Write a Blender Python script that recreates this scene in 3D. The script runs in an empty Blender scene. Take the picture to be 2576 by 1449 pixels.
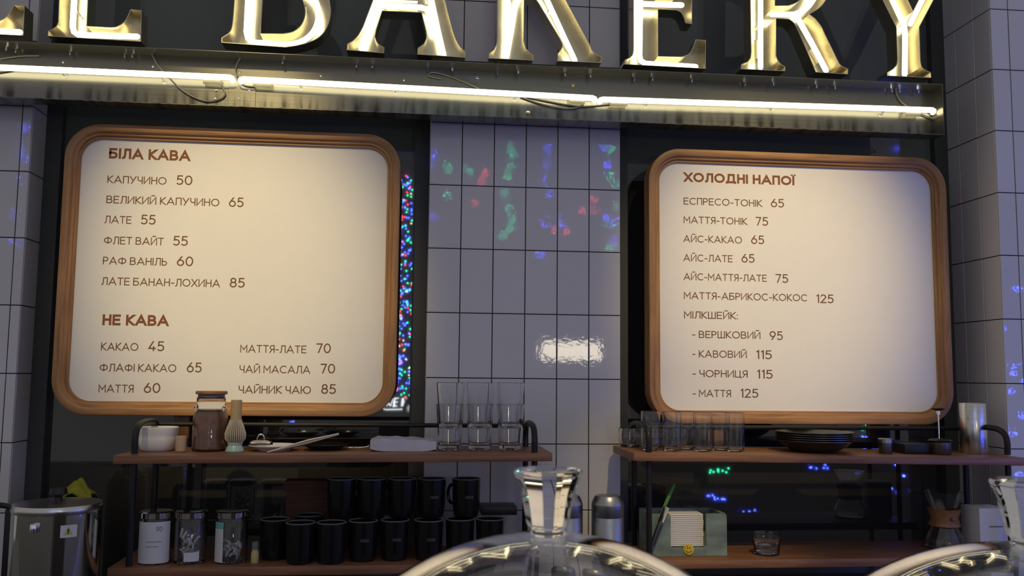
import bpy, bmesh, math, random
from mathutils import Vector, Matrix
from mathutils.geometry import tessellate_polygon
rnd = random.Random(7)
S = bpy.context.scene
COL = S.collection
PI = math.pi

# ------------------------------------------------------------------ camera
CAM = Vector((-0.0307, -2.8328, 1.6)); YAW, PITCH, ROLL, FPX = 0.1044, 0.0963, 0.0103, 2282.18
def cam_axes():
    cy, sy, cp, sp = math.cos(YAW), math.sin(YAW), math.cos(PITCH), math.sin(PITCH)
    f = Vector((sy*cp, cy*cp, sp)); r = Vector((cy, -sy, 0)); u = r.cross(f)
    c, s = math.cos(ROLL), math.sin(ROLL)
    return r*c+u*s, r*-s+u*c, f
CR, CU, CF = cam_axes()
cd = bpy.data.cameras.new('camera'); co = bpy.data.objects.new('camera', cd); COL.objects.link(co)
co.matrix_world = Matrix(((CR.x, CU.x, -CF.x, CAM.x), (CR.y, CU.y, -CF.y, CAM.y), (CR.z, CU.z, -CF.z, CAM.z), (0, 0, 0, 1)))
cd.sensor_fit = 'HORIZONTAL'; cd.sensor_width = 36.0; cd.lens = FPX/2576*36
cd.clip_start = 0.02; cd.dof.use_dof = True; cd.dof.focus_distance = 2.75; cd.dof.aperture_fstop = 22.0
S.camera = co
# the world point that pixel (x, y) of the 2576x1449 photograph shows at depth Y, or at height Z
def ray(x, y): return CR*((x-1288)/FPX) + CU*(-(y-724.5)/FPX) + CF
def at(x, y, Y): d = ray(x, y); return CAM + d*((Y-CAM.y)/d.y)
def atz(x, y, Z): d = ray(x, y); return CAM + d*((Z-CAM.z)/d.z)
def atd(x, y, depth): return CAM + ray(x, y)*depth
def mpp(P): return (P-CAM).dot(CF)/FPX          # metres that one photo pixel spans at P

# ------------------------------------------------------------------ light
S.view_settings.view_transform = 'Standard'; S.view_settings.look = 'None'
S.view_settings.exposure = 0.0; S.view_settings.gamma = 1.0; S.view_settings.use_curve_mapping = False
try: S.cycles.use_denoising = True; S.cycles.max_bounces = 14; S.cycles.transmission_bounces = 14; S.cycles.transparent_max_bounces = 16
except Exception: pass
W = bpy.data.worlds.new('room_dusk'); S.world = W; W.use_nodes = True
bg = W.node_tree.nodes['Background']; bg.inputs[0].default_value = (0.98, 0.95, 0.93, 1); bg.inputs[1].default_value = 0.265
def spot(name, loc, target, power, color, size, blend, radius=0.03):
    l = bpy.data.lights.new(name, 'SPOT'); l.energy = power; l.color = color; l.spot_size = size; l.spot_blend = blend; l.shadow_soft_size = radius
    o = bpy.data.objects.new(name, l); COL.objects.link(o); o.location = loc
    o.rotation_euler = (Vector(target)-Vector(loc)).to_track_quat('-Z', 'Y').to_euler(); return o
def area(name, loc, target, power, color, sx, sy):
    l = bpy.data.lights.new(name, 'AREA'); l.shape = 'RECTANGLE'; l.energy = power; l.color = color; l.size = sx; l.size_y = sy
    o = bpy.data.objects.new(name, l); COL.objects.link(o); o.location = loc
    o.rotation_euler = (Vector(target)-Vector(loc)).to_track_quat('-Z', 'Y').to_euler(); return o
WARM = (1.0, 0.78, 0.38)
LP = at(718, 66, 2.668); LP.y = -2.4
spot('board_spot', LP, (-0.57, -0.02, 1.92), 300, WARM, math.radians(23.5), 1.0)
spot('board_spot', (1.05, -2.4, LP.z), (1.13, -0.02, 1.93), 300, WARM, math.radians(23.5), 1.0)
spot('counter_spot', (0.75, -1.9, 3.4), (0.74, -0.22, 1.22), 100, WARM, math.radians(19), 1.0)
area('room_light', at(1440, 882, 4.7) - Vector((0, 9.4, 0)), (0.1, 0, 1.9), 3.6, (1.0, 0.88, 0.66), 0.50, 0.15)

# ------------------------------------------------------------------ materials
def node_mat(name): m = bpy.data.materials.new(name); m.use_nodes = True; return m, m.node_tree.nodes, m.node_tree.links, m.node_tree.nodes['Principled BSDF']
def mat(name, col, rough=0.5, metal=0.0, var=0.06, scale=18.0, bump=0.0, spec=0.5, trans=0.0, ior=1.45, emit=None, est=0.0, stretch=(1, 1, 1), rvar=0.0):
    m, N, L, b = node_mat(name)
    tc = N.new('ShaderNodeTexCoord'); mp = N.new('ShaderNodeMapping'); mp.inputs['Scale'].default_value = stretch
    nz = N.new('ShaderNodeTexNoise'); nz.inputs['Scale'].default_value = scale; nz.inputs['Detail'].default_value = 5
    L.new(tc.outputs['Object'], mp.inputs[0]); L.new(mp.outputs[0], nz.inputs['Vector'])
    rp = N.new('ShaderNodeValToRGB'); e = rp.color_ramp.elements
    e[0].position = 0.3; e[1].position = 0.7
    e[0].color = tuple(c*(1-var) for c in col)+(1,); e[1].color = tuple(min(1, c*(1+var)) for c in col)+(1,)
    L.new(nz.outputs[0], rp.inputs[0]); L.new(rp.outputs[0], b.inputs['Base Color'])
    b.inputs['Roughness'].default_value = rough; b.inputs['Metallic'].default_value = metal
    b.inputs['Specular IOR Level'].default_value = spec; b.inputs['Transmission Weight'].default_value = trans; b.inputs['IOR'].default_value = ior
    if rvar:
        mr = N.new('ShaderNodeMapRange'); mr.inputs[3].default_value = max(0, rough-rvar); mr.inputs[4].default_value = rough+rvar
        L.new(nz.outputs[0], mr.inputs[0]); L.new(mr.outputs[0], b.inputs['Roughness'])
    if bump:
        bp = N.new('ShaderNodeBump'); bp.inputs['Strength'].default_value = bump; bp.inputs['Distance'].default_value = 0.002
        L.new(nz.outputs[0], bp.inputs['Height']); L.new(bp.outputs[0], b.inputs['Normal'])
    if emit: b.inputs['Emission Color'].default_value = emit+(1,); b.inputs['Emission Strength'].default_value = est
    return m
def wood(name, dark, light, uv=False, axis=0, rough=0.45, fine=1.0):
    m, N, L, b = node_mat(name)
    tc = N.new('ShaderNodeTexCoord'); mp = N.new('ShaderNodeMapping')
    st = [38*fine, 38*fine, 38*fine]; st[axis] = 2.2
    if uv: st = [2.4, 36*fine, 1]
    mp.inputs['Scale'].default_value = st
    L.new(tc.outputs['UV' if uv else 'Object'], mp.inputs[0])
    nz = N.new('ShaderNodeTexNoise'); nz.inputs['Scale'].default_value = 1.6; nz.inputs['Detail'].default_value = 8; nz.inputs['Roughness'].default_value = 0.65; nz.inputs['Distortion'].default_value = 0.6
    L.new(mp.outputs[0], nz.inputs['Vector'])
    rp = N.new('ShaderNodeValToRGB'); e = rp.color_ramp.elements; e[0].position = 0.32; e[1].position = 0.66
    e[0].color = dark+(1,); e[1].color = light+(1,)
    L.new(nz.outputs[0], rp.inputs[0]); L.new(rp.outputs[0], b.inputs['Base Color']); b.inputs['Roughness'].default_value = rough
    bp = N.new('ShaderNodeBump'); bp.inputs['Strength'].default_value = 0.25; bp.inputs['Distance'].default_value = 0.001
    L.new(nz.outputs[0], bp.inputs['Height']); L.new(bp.outputs[0], b.inputs['Normal'])
    return m
def streaked_metal(name, base, stain):
    m, N, L, b = node_mat(name)
    tc = N.new('ShaderNodeTexCoord'); sx = N.new('ShaderNodeSeparateXYZ'); L.new(tc.outputs['Object'], sx.inputs[0])
    mp = N.new('ShaderNodeMapping'); mp.inputs['Scale'].default_value = (26, 1, 3.0); L.new(tc.outputs['Object'], mp.inputs[0])
    nz = N.new('ShaderNodeTexNoise'); nz.inputs['Scale'].default_value = 1.4; nz.inputs['Detail'].default_value = 6; L.new(mp.outputs[0], nz.inputs['Vector'])
    lo = N.new('ShaderNodeMapRange'); lo.inputs[1].default_value = 0.075; lo.inputs[2].default_value = 0.03; L.new(sx.outputs[2], lo.inputs[0])
    th = N.new('ShaderNodeMapRange'); th.inputs[1].default_value = 0.46; th.inputs[2].default_value = 0.62; L.new(nz.outputs[0], th.inputs[0])
    mu = N.new('ShaderNodeMath'); mu.operation = 'MULTIPLY'; L.new(lo.outputs[0], mu.inputs[0]); L.new(th.outputs[0], mu.inputs[1])
    mx = N.new('ShaderNodeMix'); mx.data_type = 'RGBA'; mx.inputs[6].default_value = base+(1,); mx.inputs[7].default_value = stain+(1,)
    L.new(mu.outputs[0], mx.inputs[0]); L.new(mx.outputs[2], b.inputs['Base Color'])
    mp2 = N.new('ShaderNodeMapping'); mp2.inputs['Scale'].default_value = (2, 1, 220); L.new(tc.outputs['Object'], mp2.inputs[0])
    n2 = N.new('ShaderNodeTexNoise'); n2.inputs['Scale'].default_value = 1; L.new(mp2.outputs[0], n2.inputs['Vector'])
    r2 = N.new('ShaderNodeMapRange'); r2.inputs[3].default_value = 0.18; r2.inputs[4].default_value = 0.32; L.new(n2.outputs[0], r2.inputs[0])
    L.new(r2.outputs[0], b.inputs['Roughness']); b.inputs['Metallic'].default_value = 0.85
    return m
M = {}
def tile_mat():
    m, N, L, b = node_mat('glazed_white_tile')
    g = N.new('ShaderNodeNewGeometry'); rp = N.new('ShaderNodeMapRange'); rp.inputs[3].default_value = 0.95; rp.inputs[4].default_value = 1.0
    L.new(g.outputs['Random Per Island'], rp.inputs[0])
    mx = N.new('ShaderNodeMix'); mx.data_type = 'RGBA'; mx.blend_type = 'MULTIPLY'; mx.inputs[0].default_value = 1
    mx.inputs[6].default_value = (0.70, 0.675, 0.67, 1); L.new(rp.outputs[0], mx.inputs[7]); L.new(mx.outputs[2], b.inputs['Base Color'])
    b.inputs['Roughness'].default_value = 0.035
    tc = N.new('ShaderNodeTexCoord'); nz = N.new('ShaderNodeTexNoise'); nz.inputs['Scale'].default_value = 55; nz.inputs['Detail'].default_value = 3; L.new(tc.outputs['Object'], nz.inputs['Vector'])
    bp = N.new('ShaderNodeBump'); bp.inputs['Strength'].default_value = 0.06; bp.inputs['Distance'].default_value = 0.002
    L.new(nz.outputs[0], bp.inputs['Height']); L.new(bp.outputs[0], b.inputs['Normal']); return m
M['tile'] = tile_mat()
M['grout'] = mat('dark_grout', (0.035, 0.033, 0.032), 0.9, scale=200)
M['black_paint'] = mat('black_paint', (0.05, 0.055, 0.055), 0.55, scale=6)
M['glass_dark'] = mat('dark_window_glass', (0.030, 0.028, 0.026), 0.025, var=0.2, scale=1.2, ior=1.75)
M['glass_hazed'] = mat('haze_tinted_glass', (0.125, 0.135, 0.122), 0.05, var=0.1, scale=1.2, ior=1.5)  # paler base colour stands in for the lens haze around the sign
M['frame_black'] = mat('black_window_frame', (0.060, 0.062, 0.056), 0.45)
M['brass'] = mat('polished_letter_metal', (0.66, 0.60, 0.43), 0.26, 1.0, scale=9, rvar=0.08)
M['band'] = streaked_metal('streaked_steel', (0.205, 0.20, 0.165), (0.06, 0.056, 0.047))
M['neon'] = mat('neon_tube', (1, 0.96, 0.8), 0.3, emit=(1.0, 0.90, 0.60), est=4.8)
M['sleeve'] = mat('electrode_sleeve', (0.85, 0.83, 0.70), 0.6, trans=0.75)
M['cable'] = mat('grey_cable', (0.16, 0.155, 0.13), 0.5)
M['chrome'] = mat('chrome', (0.85, 0.84, 0.82), 0.12, 1.0)
M['brass_bolt'] = mat('brass_bolt', (0.80, 0.60, 0.28), 0.25, 1.0)
M['oak_frame'] = wood('oak_frame', (0.25, 0.115, 0.042), (0.50, 0.265, 0.105), uv=True)
M['panel'] = mat('white_board', (0.82, 0.80, 0.78), 0.62, var=0.01, spec=0.25)
M['ink'] = mat('brown_print', (0.17, 0.075, 0.035), 0.7, var=0.03)
M['ink_head'] = mat('rust_print', (0.24, 0.085, 0.032), 0.7, var=0.03)
M['walnut'] = wood('walnut_shelf', (0.15, 0.062, 0.028), (0.35, 0.16, 0.075), axis=0)
M['walnut_y'] = wood('walnut_post', (0.10, 0.040, 0.018), (0.22, 0.10, 0.045), axis=2)
M['iron'] = mat('black_iron', (0.022, 0.021, 0.020), 0.42, 0.4, bump=0.15, scale=90)
def glass(name, tint=(1, 1, 1), rough=0.0, ior=1.48):
    m, N, L, b = node_mat(name); b.inputs['Base Color'].default_value = tint+(1,)
    tc = N.new('ShaderNodeTexCoord'); nz = N.new('ShaderNodeTexNoise'); nz.inputs['Scale'].default_value = 30; L.new(tc.outputs['Object'], nz.inputs['Vector'])
    mr = N.new('ShaderNodeMapRange'); mr.inputs[3].default_value = rough; mr.inputs[4].default_value = rough+0.01; L.new(nz.outputs[0], mr.inputs[0]); L.new(mr.outputs[0], b.inputs['Roughness'])
    b.inputs['Transmission Weight'].default_value = 1.0; b.inputs['IOR'].default_value = ior; return m
M['glass'] = glass('clear_glass', (0.97, 0.98, 1.0))
M['dome_glass'] = glass('dome_glass', (0.98, 0.98, 0.98), 0.0, 1.56)
M['porcelain'] = mat('white_porcelain', (0.78, 0.76, 0.74), 0.15, var=0.02)
M['cocoa'] = mat('cocoa_powder', (0.20, 0.085, 0.055), 0.95, var=0.2, scale=60, bump=0.6)
M['lid_wood'] = wood('lid_wood', (0.20, 0.085, 0.03), (0.36, 0.17, 0.06))
M['silicone'] = mat('grey_seal', (0.16, 0.15, 0.20), 0.5)
M['bamboo'] = mat('bamboo', (0.42, 0.30, 0.16), 0.5, var=0.2, stretch=(30, 30, 2))
M['bamboo_pale'] = mat('pale_bamboo_tines', (0.55, 0.50, 0.38), 0.55, var=0.2, stretch=(30, 30, 2))
M['mint'] = mat('mint_ceramic', (0.40, 0.58, 0.50), 0.25)
M['beige'] = mat('beige_wood', (0.46, 0.33, 0.22), 0.6)
M['steel'] = mat('brushed_steel', (0.62, 0.61, 0.59), 0.24, 1.0, scale=4, stretch=(1, 1, 40), rvar=0.05)
M['steel_polished'] = mat('polished_steel', (0.66, 0.65, 0.62), 0.10, 1.0, scale=4, rvar=0.03)
M['steel_grey'] = mat('matte_grey_steel', (0.36, 0.36, 0.37), 0.36, 1.0)
M['steel_dark'] = mat('dark_steel', (0.14, 0.135, 0.13), 0.3, 0.9)
M['black_ceramic'] = mat('black_ceramic', (0.010, 0.010, 0.010), 0.18)
M['rim_white'] = mat('pale_rim', (0.20, 0.20, 0.195), 0.3)
M['black_plastic'] = mat('black_plastic', (0.012, 0.012, 0.012), 0.4)
M['plastic_film'] = mat('white_plastic_film', (0.62, 0.61, 0.66), 0.28, var=0.08, scale=25, bump=0.6)
M['paper'] = mat('white_paper', (0.74, 0.73, 0.72), 0.8, var=0.03)
M['paper_aqua'] = mat('aqua_paper', (0.22, 0.50, 0.52), 0.8, var=0.03)
M['napkin'] = mat('napkin_paper', (0.80, 0.76, 0.70), 0.9, var=0.03)
M['print_grey'] = mat('grey_print', (0.16, 0.16, 0.16), 0.8)
M['green_box'] = mat('sage_plaster', (0.20, 0.265, 0.22), 0.7, var=0.35, scale=14, bump=0.3, stretch=(1, 1, 2))
M['yellow'] = mat('smile_yellow', (0.78, 0.58, 0.04), 0.4)
M['black_ink'] = mat('black_ink', (0.01, 0.01, 0.01), 0.6)
M['green'] = mat('green_plastic', (0.10, 0.26, 0.05), 0.4)
M['lime_cloth'] = mat('yellow_green_cloth', (0.30, 0.29, 0.02), 0.85, var=0.25, scale=30, bump=0.5)
M['brown_reflection'] = mat('reflected_brown', (0.11, 0.045, 0.026), 0.75, var=0.2, stretch=(1, 1, 12))  # brown of a reflection in the window, given to a solid block
M['cork'] = mat('cork_buns', (0.35, 0.25, 0.17), 0.8, var=0.2)
M['water'] = glass('water', (0.95, 0.98, 1.0), 0.0, 1.33)
M['yellow_label'] = mat('pale_yellow_plastic', (0.62, 0.54, 0.20), 0.5)
M['counter'] = mat('grey_counter', (0.10, 0.095, 0.09), 0.4)
M['floor'] = mat('dark_floor', (0.08, 0.07, 0.06), 0.5)

# ------------------------------------------------------------------ mesh helpers
class MB:
    def __init__(s): s.b = bmesh.new()
    def face(s, pts):
        try: return s.b.faces.new([s.b.verts.new(p) for p in pts])
        except ValueError: return None
    def box(s, x0, x1, y0, y1, z0, z1, bev=0.0, seg=2):
        t = bmesh.new(); bmesh.ops.create_cube(t, size=1)
        for v in t.verts: v.co = Vector(((x0+x1)/2+v.co.x*(x1-x0), (y0+y1)/2+v.co.y*(y1-y0), (z0+z1)/2+v.co.z*(z1-z0)))
        if bev: bmesh.ops.bevel(t, geom=t.edges[:], offset=bev, segments=seg, affect='EDGES', profile=0.6)
        s.merge(t); return s
    def merge(s, t, mx=None):
        if mx: bmesh.ops.transform(t, matrix=mx, verts=t.verts)
        d = {v: s.b.verts.new(v.co) for v in t.verts}
        for f in t.faces:
            try: s.b.faces.new([d[v] for v in f.verts])
            except ValueError: pass
        t.free()
    def lathe(s, prof, c=(0, 0, 0), n=40, close=False, sq=0.0):
        c = Vector(c); rings = []
        for r, z in prof:
            if r < 1e-6: rings.append([s.b.verts.new(c+Vector((0, 0, z)))]); continue
            ring = []
            for i in range(n):
                a = 2*PI*i/n; k = 1.0
                if sq: ca, sa = abs(math.cos(a)), abs(math.sin(a)); k = 1/((ca**(2+sq*4)+sa**(2+sq*4))**(1/(2+sq*4)))
                ring.append(s.b.verts.new(c+Vector((r*k*math.cos(a), r*k*math.sin(a), z))))
            rings.append(ring)
        pr = list(zip(rings, rings[1:]))
        if close: pr.append((rings[-1], rings[0]))
        for A, B in pr:
            for i in range(n):
                j = (i+1) % n
                if len(A) == 1 and len(B) == 1: continue
                if len(A) == 1: f = [A[0], B[j], B[i]]
                elif len(B) == 1: f = [A[i], A[j], B[0]]
                else: f = [A[i], A[j], B[j], B[i]]
                try: s.b.faces.new(f)
                except ValueError: pass
        return s
    def tube(s, pts, r, n=12, cap=True, round_ends=False):
        pts = [Vector(p) for p in pts]
        if round_ends:
            d0 = (pts[0]-pts[1]).normalized(); d1 = (pts[-1]-pts[-2]).normalized()
            pts = [pts[0]+d0*r*0.95, pts[0]+d0*r*0.7] + pts + [pts[-1]+d1*r*0.7, pts[-1]+d1*r*0.95]
            rad = [r*0.25, r*0.7] + [r]*(len(pts)-4) + [r*0.7, r*0.25]
        else: rad = [r]*len(pts) if not isinstance(r, (list, tuple)) else list(r)
        T = []
        for i in range(len(pts)):
            a = pts[max(i-1, 0)]; b = pts[min(i+1, len(pts)-1)]; T.append((b-a).normalized())
        up = Vector((0, 0, 1)) if abs(T[0].z) < 0.9 else Vector((1, 0, 0))
        nrm = (up - T[0]*up.dot(T[0])).normalized(); rings = []
        for i, p in enumerate(pts):
            nrm = (nrm - T[i]*nrm.dot(T[i])).normalized(); bn = T[i].cross(nrm)
            rings.append([s.b.verts.new(p+(nrm*math.cos(2*PI*k/n)+bn*math.sin(2*PI*k/n))*rad[i]) for k in range(n)])
        for A, B in zip(rings, rings[1:]):
            for k in range(n): s.b.faces.new([A[k], A[(k+1) % n], B[(k+1) % n], B[k]])
        if cap: s.b.faces.new(rings[0][::-1]); s.b.faces.new(rings[-1])
        return s
    def ball(s, c, r, sc=(1, 1, 1), n=14):
        t = bmesh.new(); bmesh.ops.create_uvsphere(t, u_segments=n, v_segments=max(6, n*2//3), radius=r)
        for v in t.verts: v.co = Vector((v.co.x*sc[0], v.co.y*sc[1], v.co.z*sc[2]))+Vector(c)
        s.merge(t); return s
    def prism(s, loops, y0, y1, front=True, back=True):   # loops of (x, z), extruded along y; first is outer, rest are holes
        L3 = [[Vector((x, 0, z)) for x, z in lp] for lp in loops]; flat = [p for lp in L3 for p in lp]
        tris = tessellate_polygon(L3)
        for yy, on in ((y0, front), (y1, back)):
            if not on: continue
            vs = [s.b.verts.new((p.x, yy, p.z)) for p in flat]
            for t in tris:
                try: s.b.faces.new([vs[i] for i in t])
                except ValueError: pass
        for lp in L3:
            a = [s.b.verts.new((p.x, y0, p.z)) for p in lp]; b = [s.b.verts.new((p.x, y1, p.z)) for p in lp]
            for i in range(len(lp)):
                j = (i+1) % len(lp); s.b.faces.new([a[i], a[j], b[j], b[i]])
        return s
    def build(s, name, m, parent=None, loc=None, smooth=True, weld=True, angle=35, flip=True):
        if weld: bmesh.ops.remove_doubles(s.b, verts=s.b.verts, dist=1e-6)
        if flip: bmesh.ops.recalc_face_normals(s.b, faces=s.b.faces)
        me = bpy.data.meshes.new(name); s.b.to_mesh(me); s.b.free()
        me.materials.append(M[m] if isinstance(m, str) else m)
        if smooth:
            me.shade_smooth(); me.set_sharp_from_angle(angle=math.radians(angle))
        o = bpy.data.objects.new(name, me); COL.objects.link(o)
        if parent: o.parent = parent
        if loc is not None: o.location = loc
        return o
def tag(o, label, cat, group=None):
    o['label'] = label; o['category'] = cat
    if group: o['group'] = group
    return o
def thing(name, label, cat, loc=(0, 0, 0), group=None):
    o = bpy.data.objects.new(name, None); COL.objects.link(o); o.location = loc; o.empty_display_size = 0.02
    return tag(o, label, cat, group)
def struct(o): o['kind'] = 'structure'; return o
def dup(root, loc, label, rz=0.0):
    r = root.copy(); COL.objects.link(r); r.location = loc; r.rotation_euler = (0, 0, rz); r['label'] = label
    for ch in list(root.children):
        c = ch.copy(); COL.objects.link(c); c.parent = r
        for g in list(ch.children): d = g.copy(); COL.objects.link(d); d.parent = c
    return r
def smooth_path(pts, n=8):      # Catmull-Rom through the points
    P = [Vector(p) for p in pts]; P = [P[0]*2-P[1]]+P+[P[-1]*2-P[-2]]; out = []
    for i in range(1, len(P)-2):
        for k in range(n):
            t = k/n; a, b, c, d = P[i-1], P[i], P[i+1], P[i+2]
            out.append(0.5*((2*b)+(c-a)*t+(2*a-5*b+4*c-d)*t*t+(3*b-a-3*c+d)*t**3))
    return out+[P[-2]]

# ------------------------------------------------------------------ room
TW, TH, ROW0 = 0.1025, 0.2025, 2.4011
ZLO, ZTILE, ZTOP = 0.0, ROW0+3*TH, 3.75
XR, YR, XL = 1.806, -0.156, -1.204
def tiles(mb, x0, x1, y, facing, xref):
    """tile faces over a wall strip; facing 'y' = plane at y seen from -y, 'x+'/'x-' = plane at x=y seen from that side"""
    g, ch, th = 0.0014, 0.0013, 0.004
    i0 = math.floor((x0-xref)/TW+1e-6); i1 = math.ceil((x1-xref)/TW-1e-6)
    for i in range(i0, i1):
        a = max(x0, xref+i*TW); b = min(x1, xref+(i+1)*TW)
        if b-a < 0.006: continue
        for j in range(-3, 12):
            z1 = ROW0-j*TH; z0 = max(z1-TH, ZLO)
            if z1 <= ZLO+0.01: continue
            tx, tz = rnd.uniform(-.003, .003), rnd.uniform(-.003, .003)
            def P(u, v, d):
                d2 = d + (u-(a+b)/2)*tx + (v-(z0+z1)/2)*tz*0.5
                if facing == 'y': return (u, y-d2, v)
                if facing == 'x-': return (y-d2, u, v)
                return (y+d2, u, v)
            A = [(a+g, z0+g), (b-g, z0+g), (b-g, z1-g), (a+g, z1-g)]
            B = [(a+g+ch, z0+g+ch), (b-g-ch, z0+g+ch), (b-g-ch, z1-g-ch), (a+g+ch, z1-g-ch)]
            va = [mb.b.verts.new(P(u, v, 0)) for u, v in A]; vm = [mb.b.verts.new(P(u, v, th-ch)) for u, v in A]; vb = [mb.b.verts.new(P(u, v, th)) for u, v in B]
            for p, q in ((va, vm), (vm, vb)):
                for k in range(4): mb.b.faces.new([p[k], p[(k+1) % 4], q[(k+1) % 4], q[k]])
            mb.b.faces.new(vb)
def pier(name, x0, x1, yf, faces):
    b = MB(); b.box(x0+(0.0042 if x0 > -2 else 0), x1-(0.0042 if x1 < 3 else 0), yf+0.0042, 0.40, ZLO, ZTILE)
    o = struct(b.build(name, 'grout', smooth=False))
    t = MB()
    for args in faces: tiles(t, *args)
    t.build('tiling', 'tile', o, smooth=False, weld=False)
    c = MB(); c.box(x0, x1, yf+0.002, 0.40, ZTILE, ZTOP); c.build('painted_wall', 'black_paint', o, smooth=False)
    return o
pier('wall_center', 0.0, 6*TW, 0.0, [(0.0, 6*TW, 0.004, 'y', 0.0), (0.004, 0.13, 0.004, 'x-', 0.0), (0.004, 0.13, 6*TW-0.004, 'x+', 0.0)])
pier('wall_left', -2.4, XL, 0.0, [(-2.4, XL, 0.004, 'y', XL-4*TW-0.03), (0.004, 0.13, XL-0.004, 'x+', 0.004)])
pier('wall_right', XR, 3.2, YR, [(XR, 3.2, YR+0.004, 'y', XR-0.040), (YR+0.004, 0.13, XR+0.004, 'x-', YR-0.012)])
for n, (a, b_) in enumerate(((XL, 0.0), (6*TW, XR))):
    g = MB(); g.box(a, b_, 0.135, 0.145, 0.9, 2.262); w = struct(g.build('window_%d' % (n+1), 'glass_dark', smooth=False))
    g = MB(); g.box(a, b_, 0.134, 0.145, 2.262, ZTOP); g.build('hazed_pane', 'glass_hazed', w, smooth=False)  # same window glass, lens haze put into its lighter colour
    f = MB()
    for x0, x1 in ((a, a+0.048), (b_-0.048, b_)): f.box(x0, x1, 0.105, 0.134, 0.9, ZTOP)
    f.box(a+0.048, b_-0.048, 0.105, 0.134, 0.9, 0.95)
    f.build('window_frame', 'frame_black', w, smooth=False)
    k = MB(); k.box(a, b_, 0.146, 0.40, 0.0, ZTOP); k.build('window_backing', 'frame_black', w, smooth=False)
b = MB(); b.box(-12, 12, -14, 0.4, -0.1, 0.0); struct(b.build('floor', 'floor', smooth=False))
b = MB(); b.box(-2.4, 1.80, -0.62, 0.0, 0.86, 0.90, 0.003); tag(b.build('worktop', 'counter'), 'dark grey worktop along the tiled back wall', 'worktop')
b = MB(); b.box(-0.55, 0.62, -2.72, -1.95, 1.235, 1.26, 0.004); tag(b.build('display_counter', 'counter'), 'front display counter top under the glass cake domes', 'counter')
b = MB(); b.box(-0.5, 0.57, -2.65, -2.0, 0.0, 1.235); struct(b.build('trim_1', 'counter', smooth=False))

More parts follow.
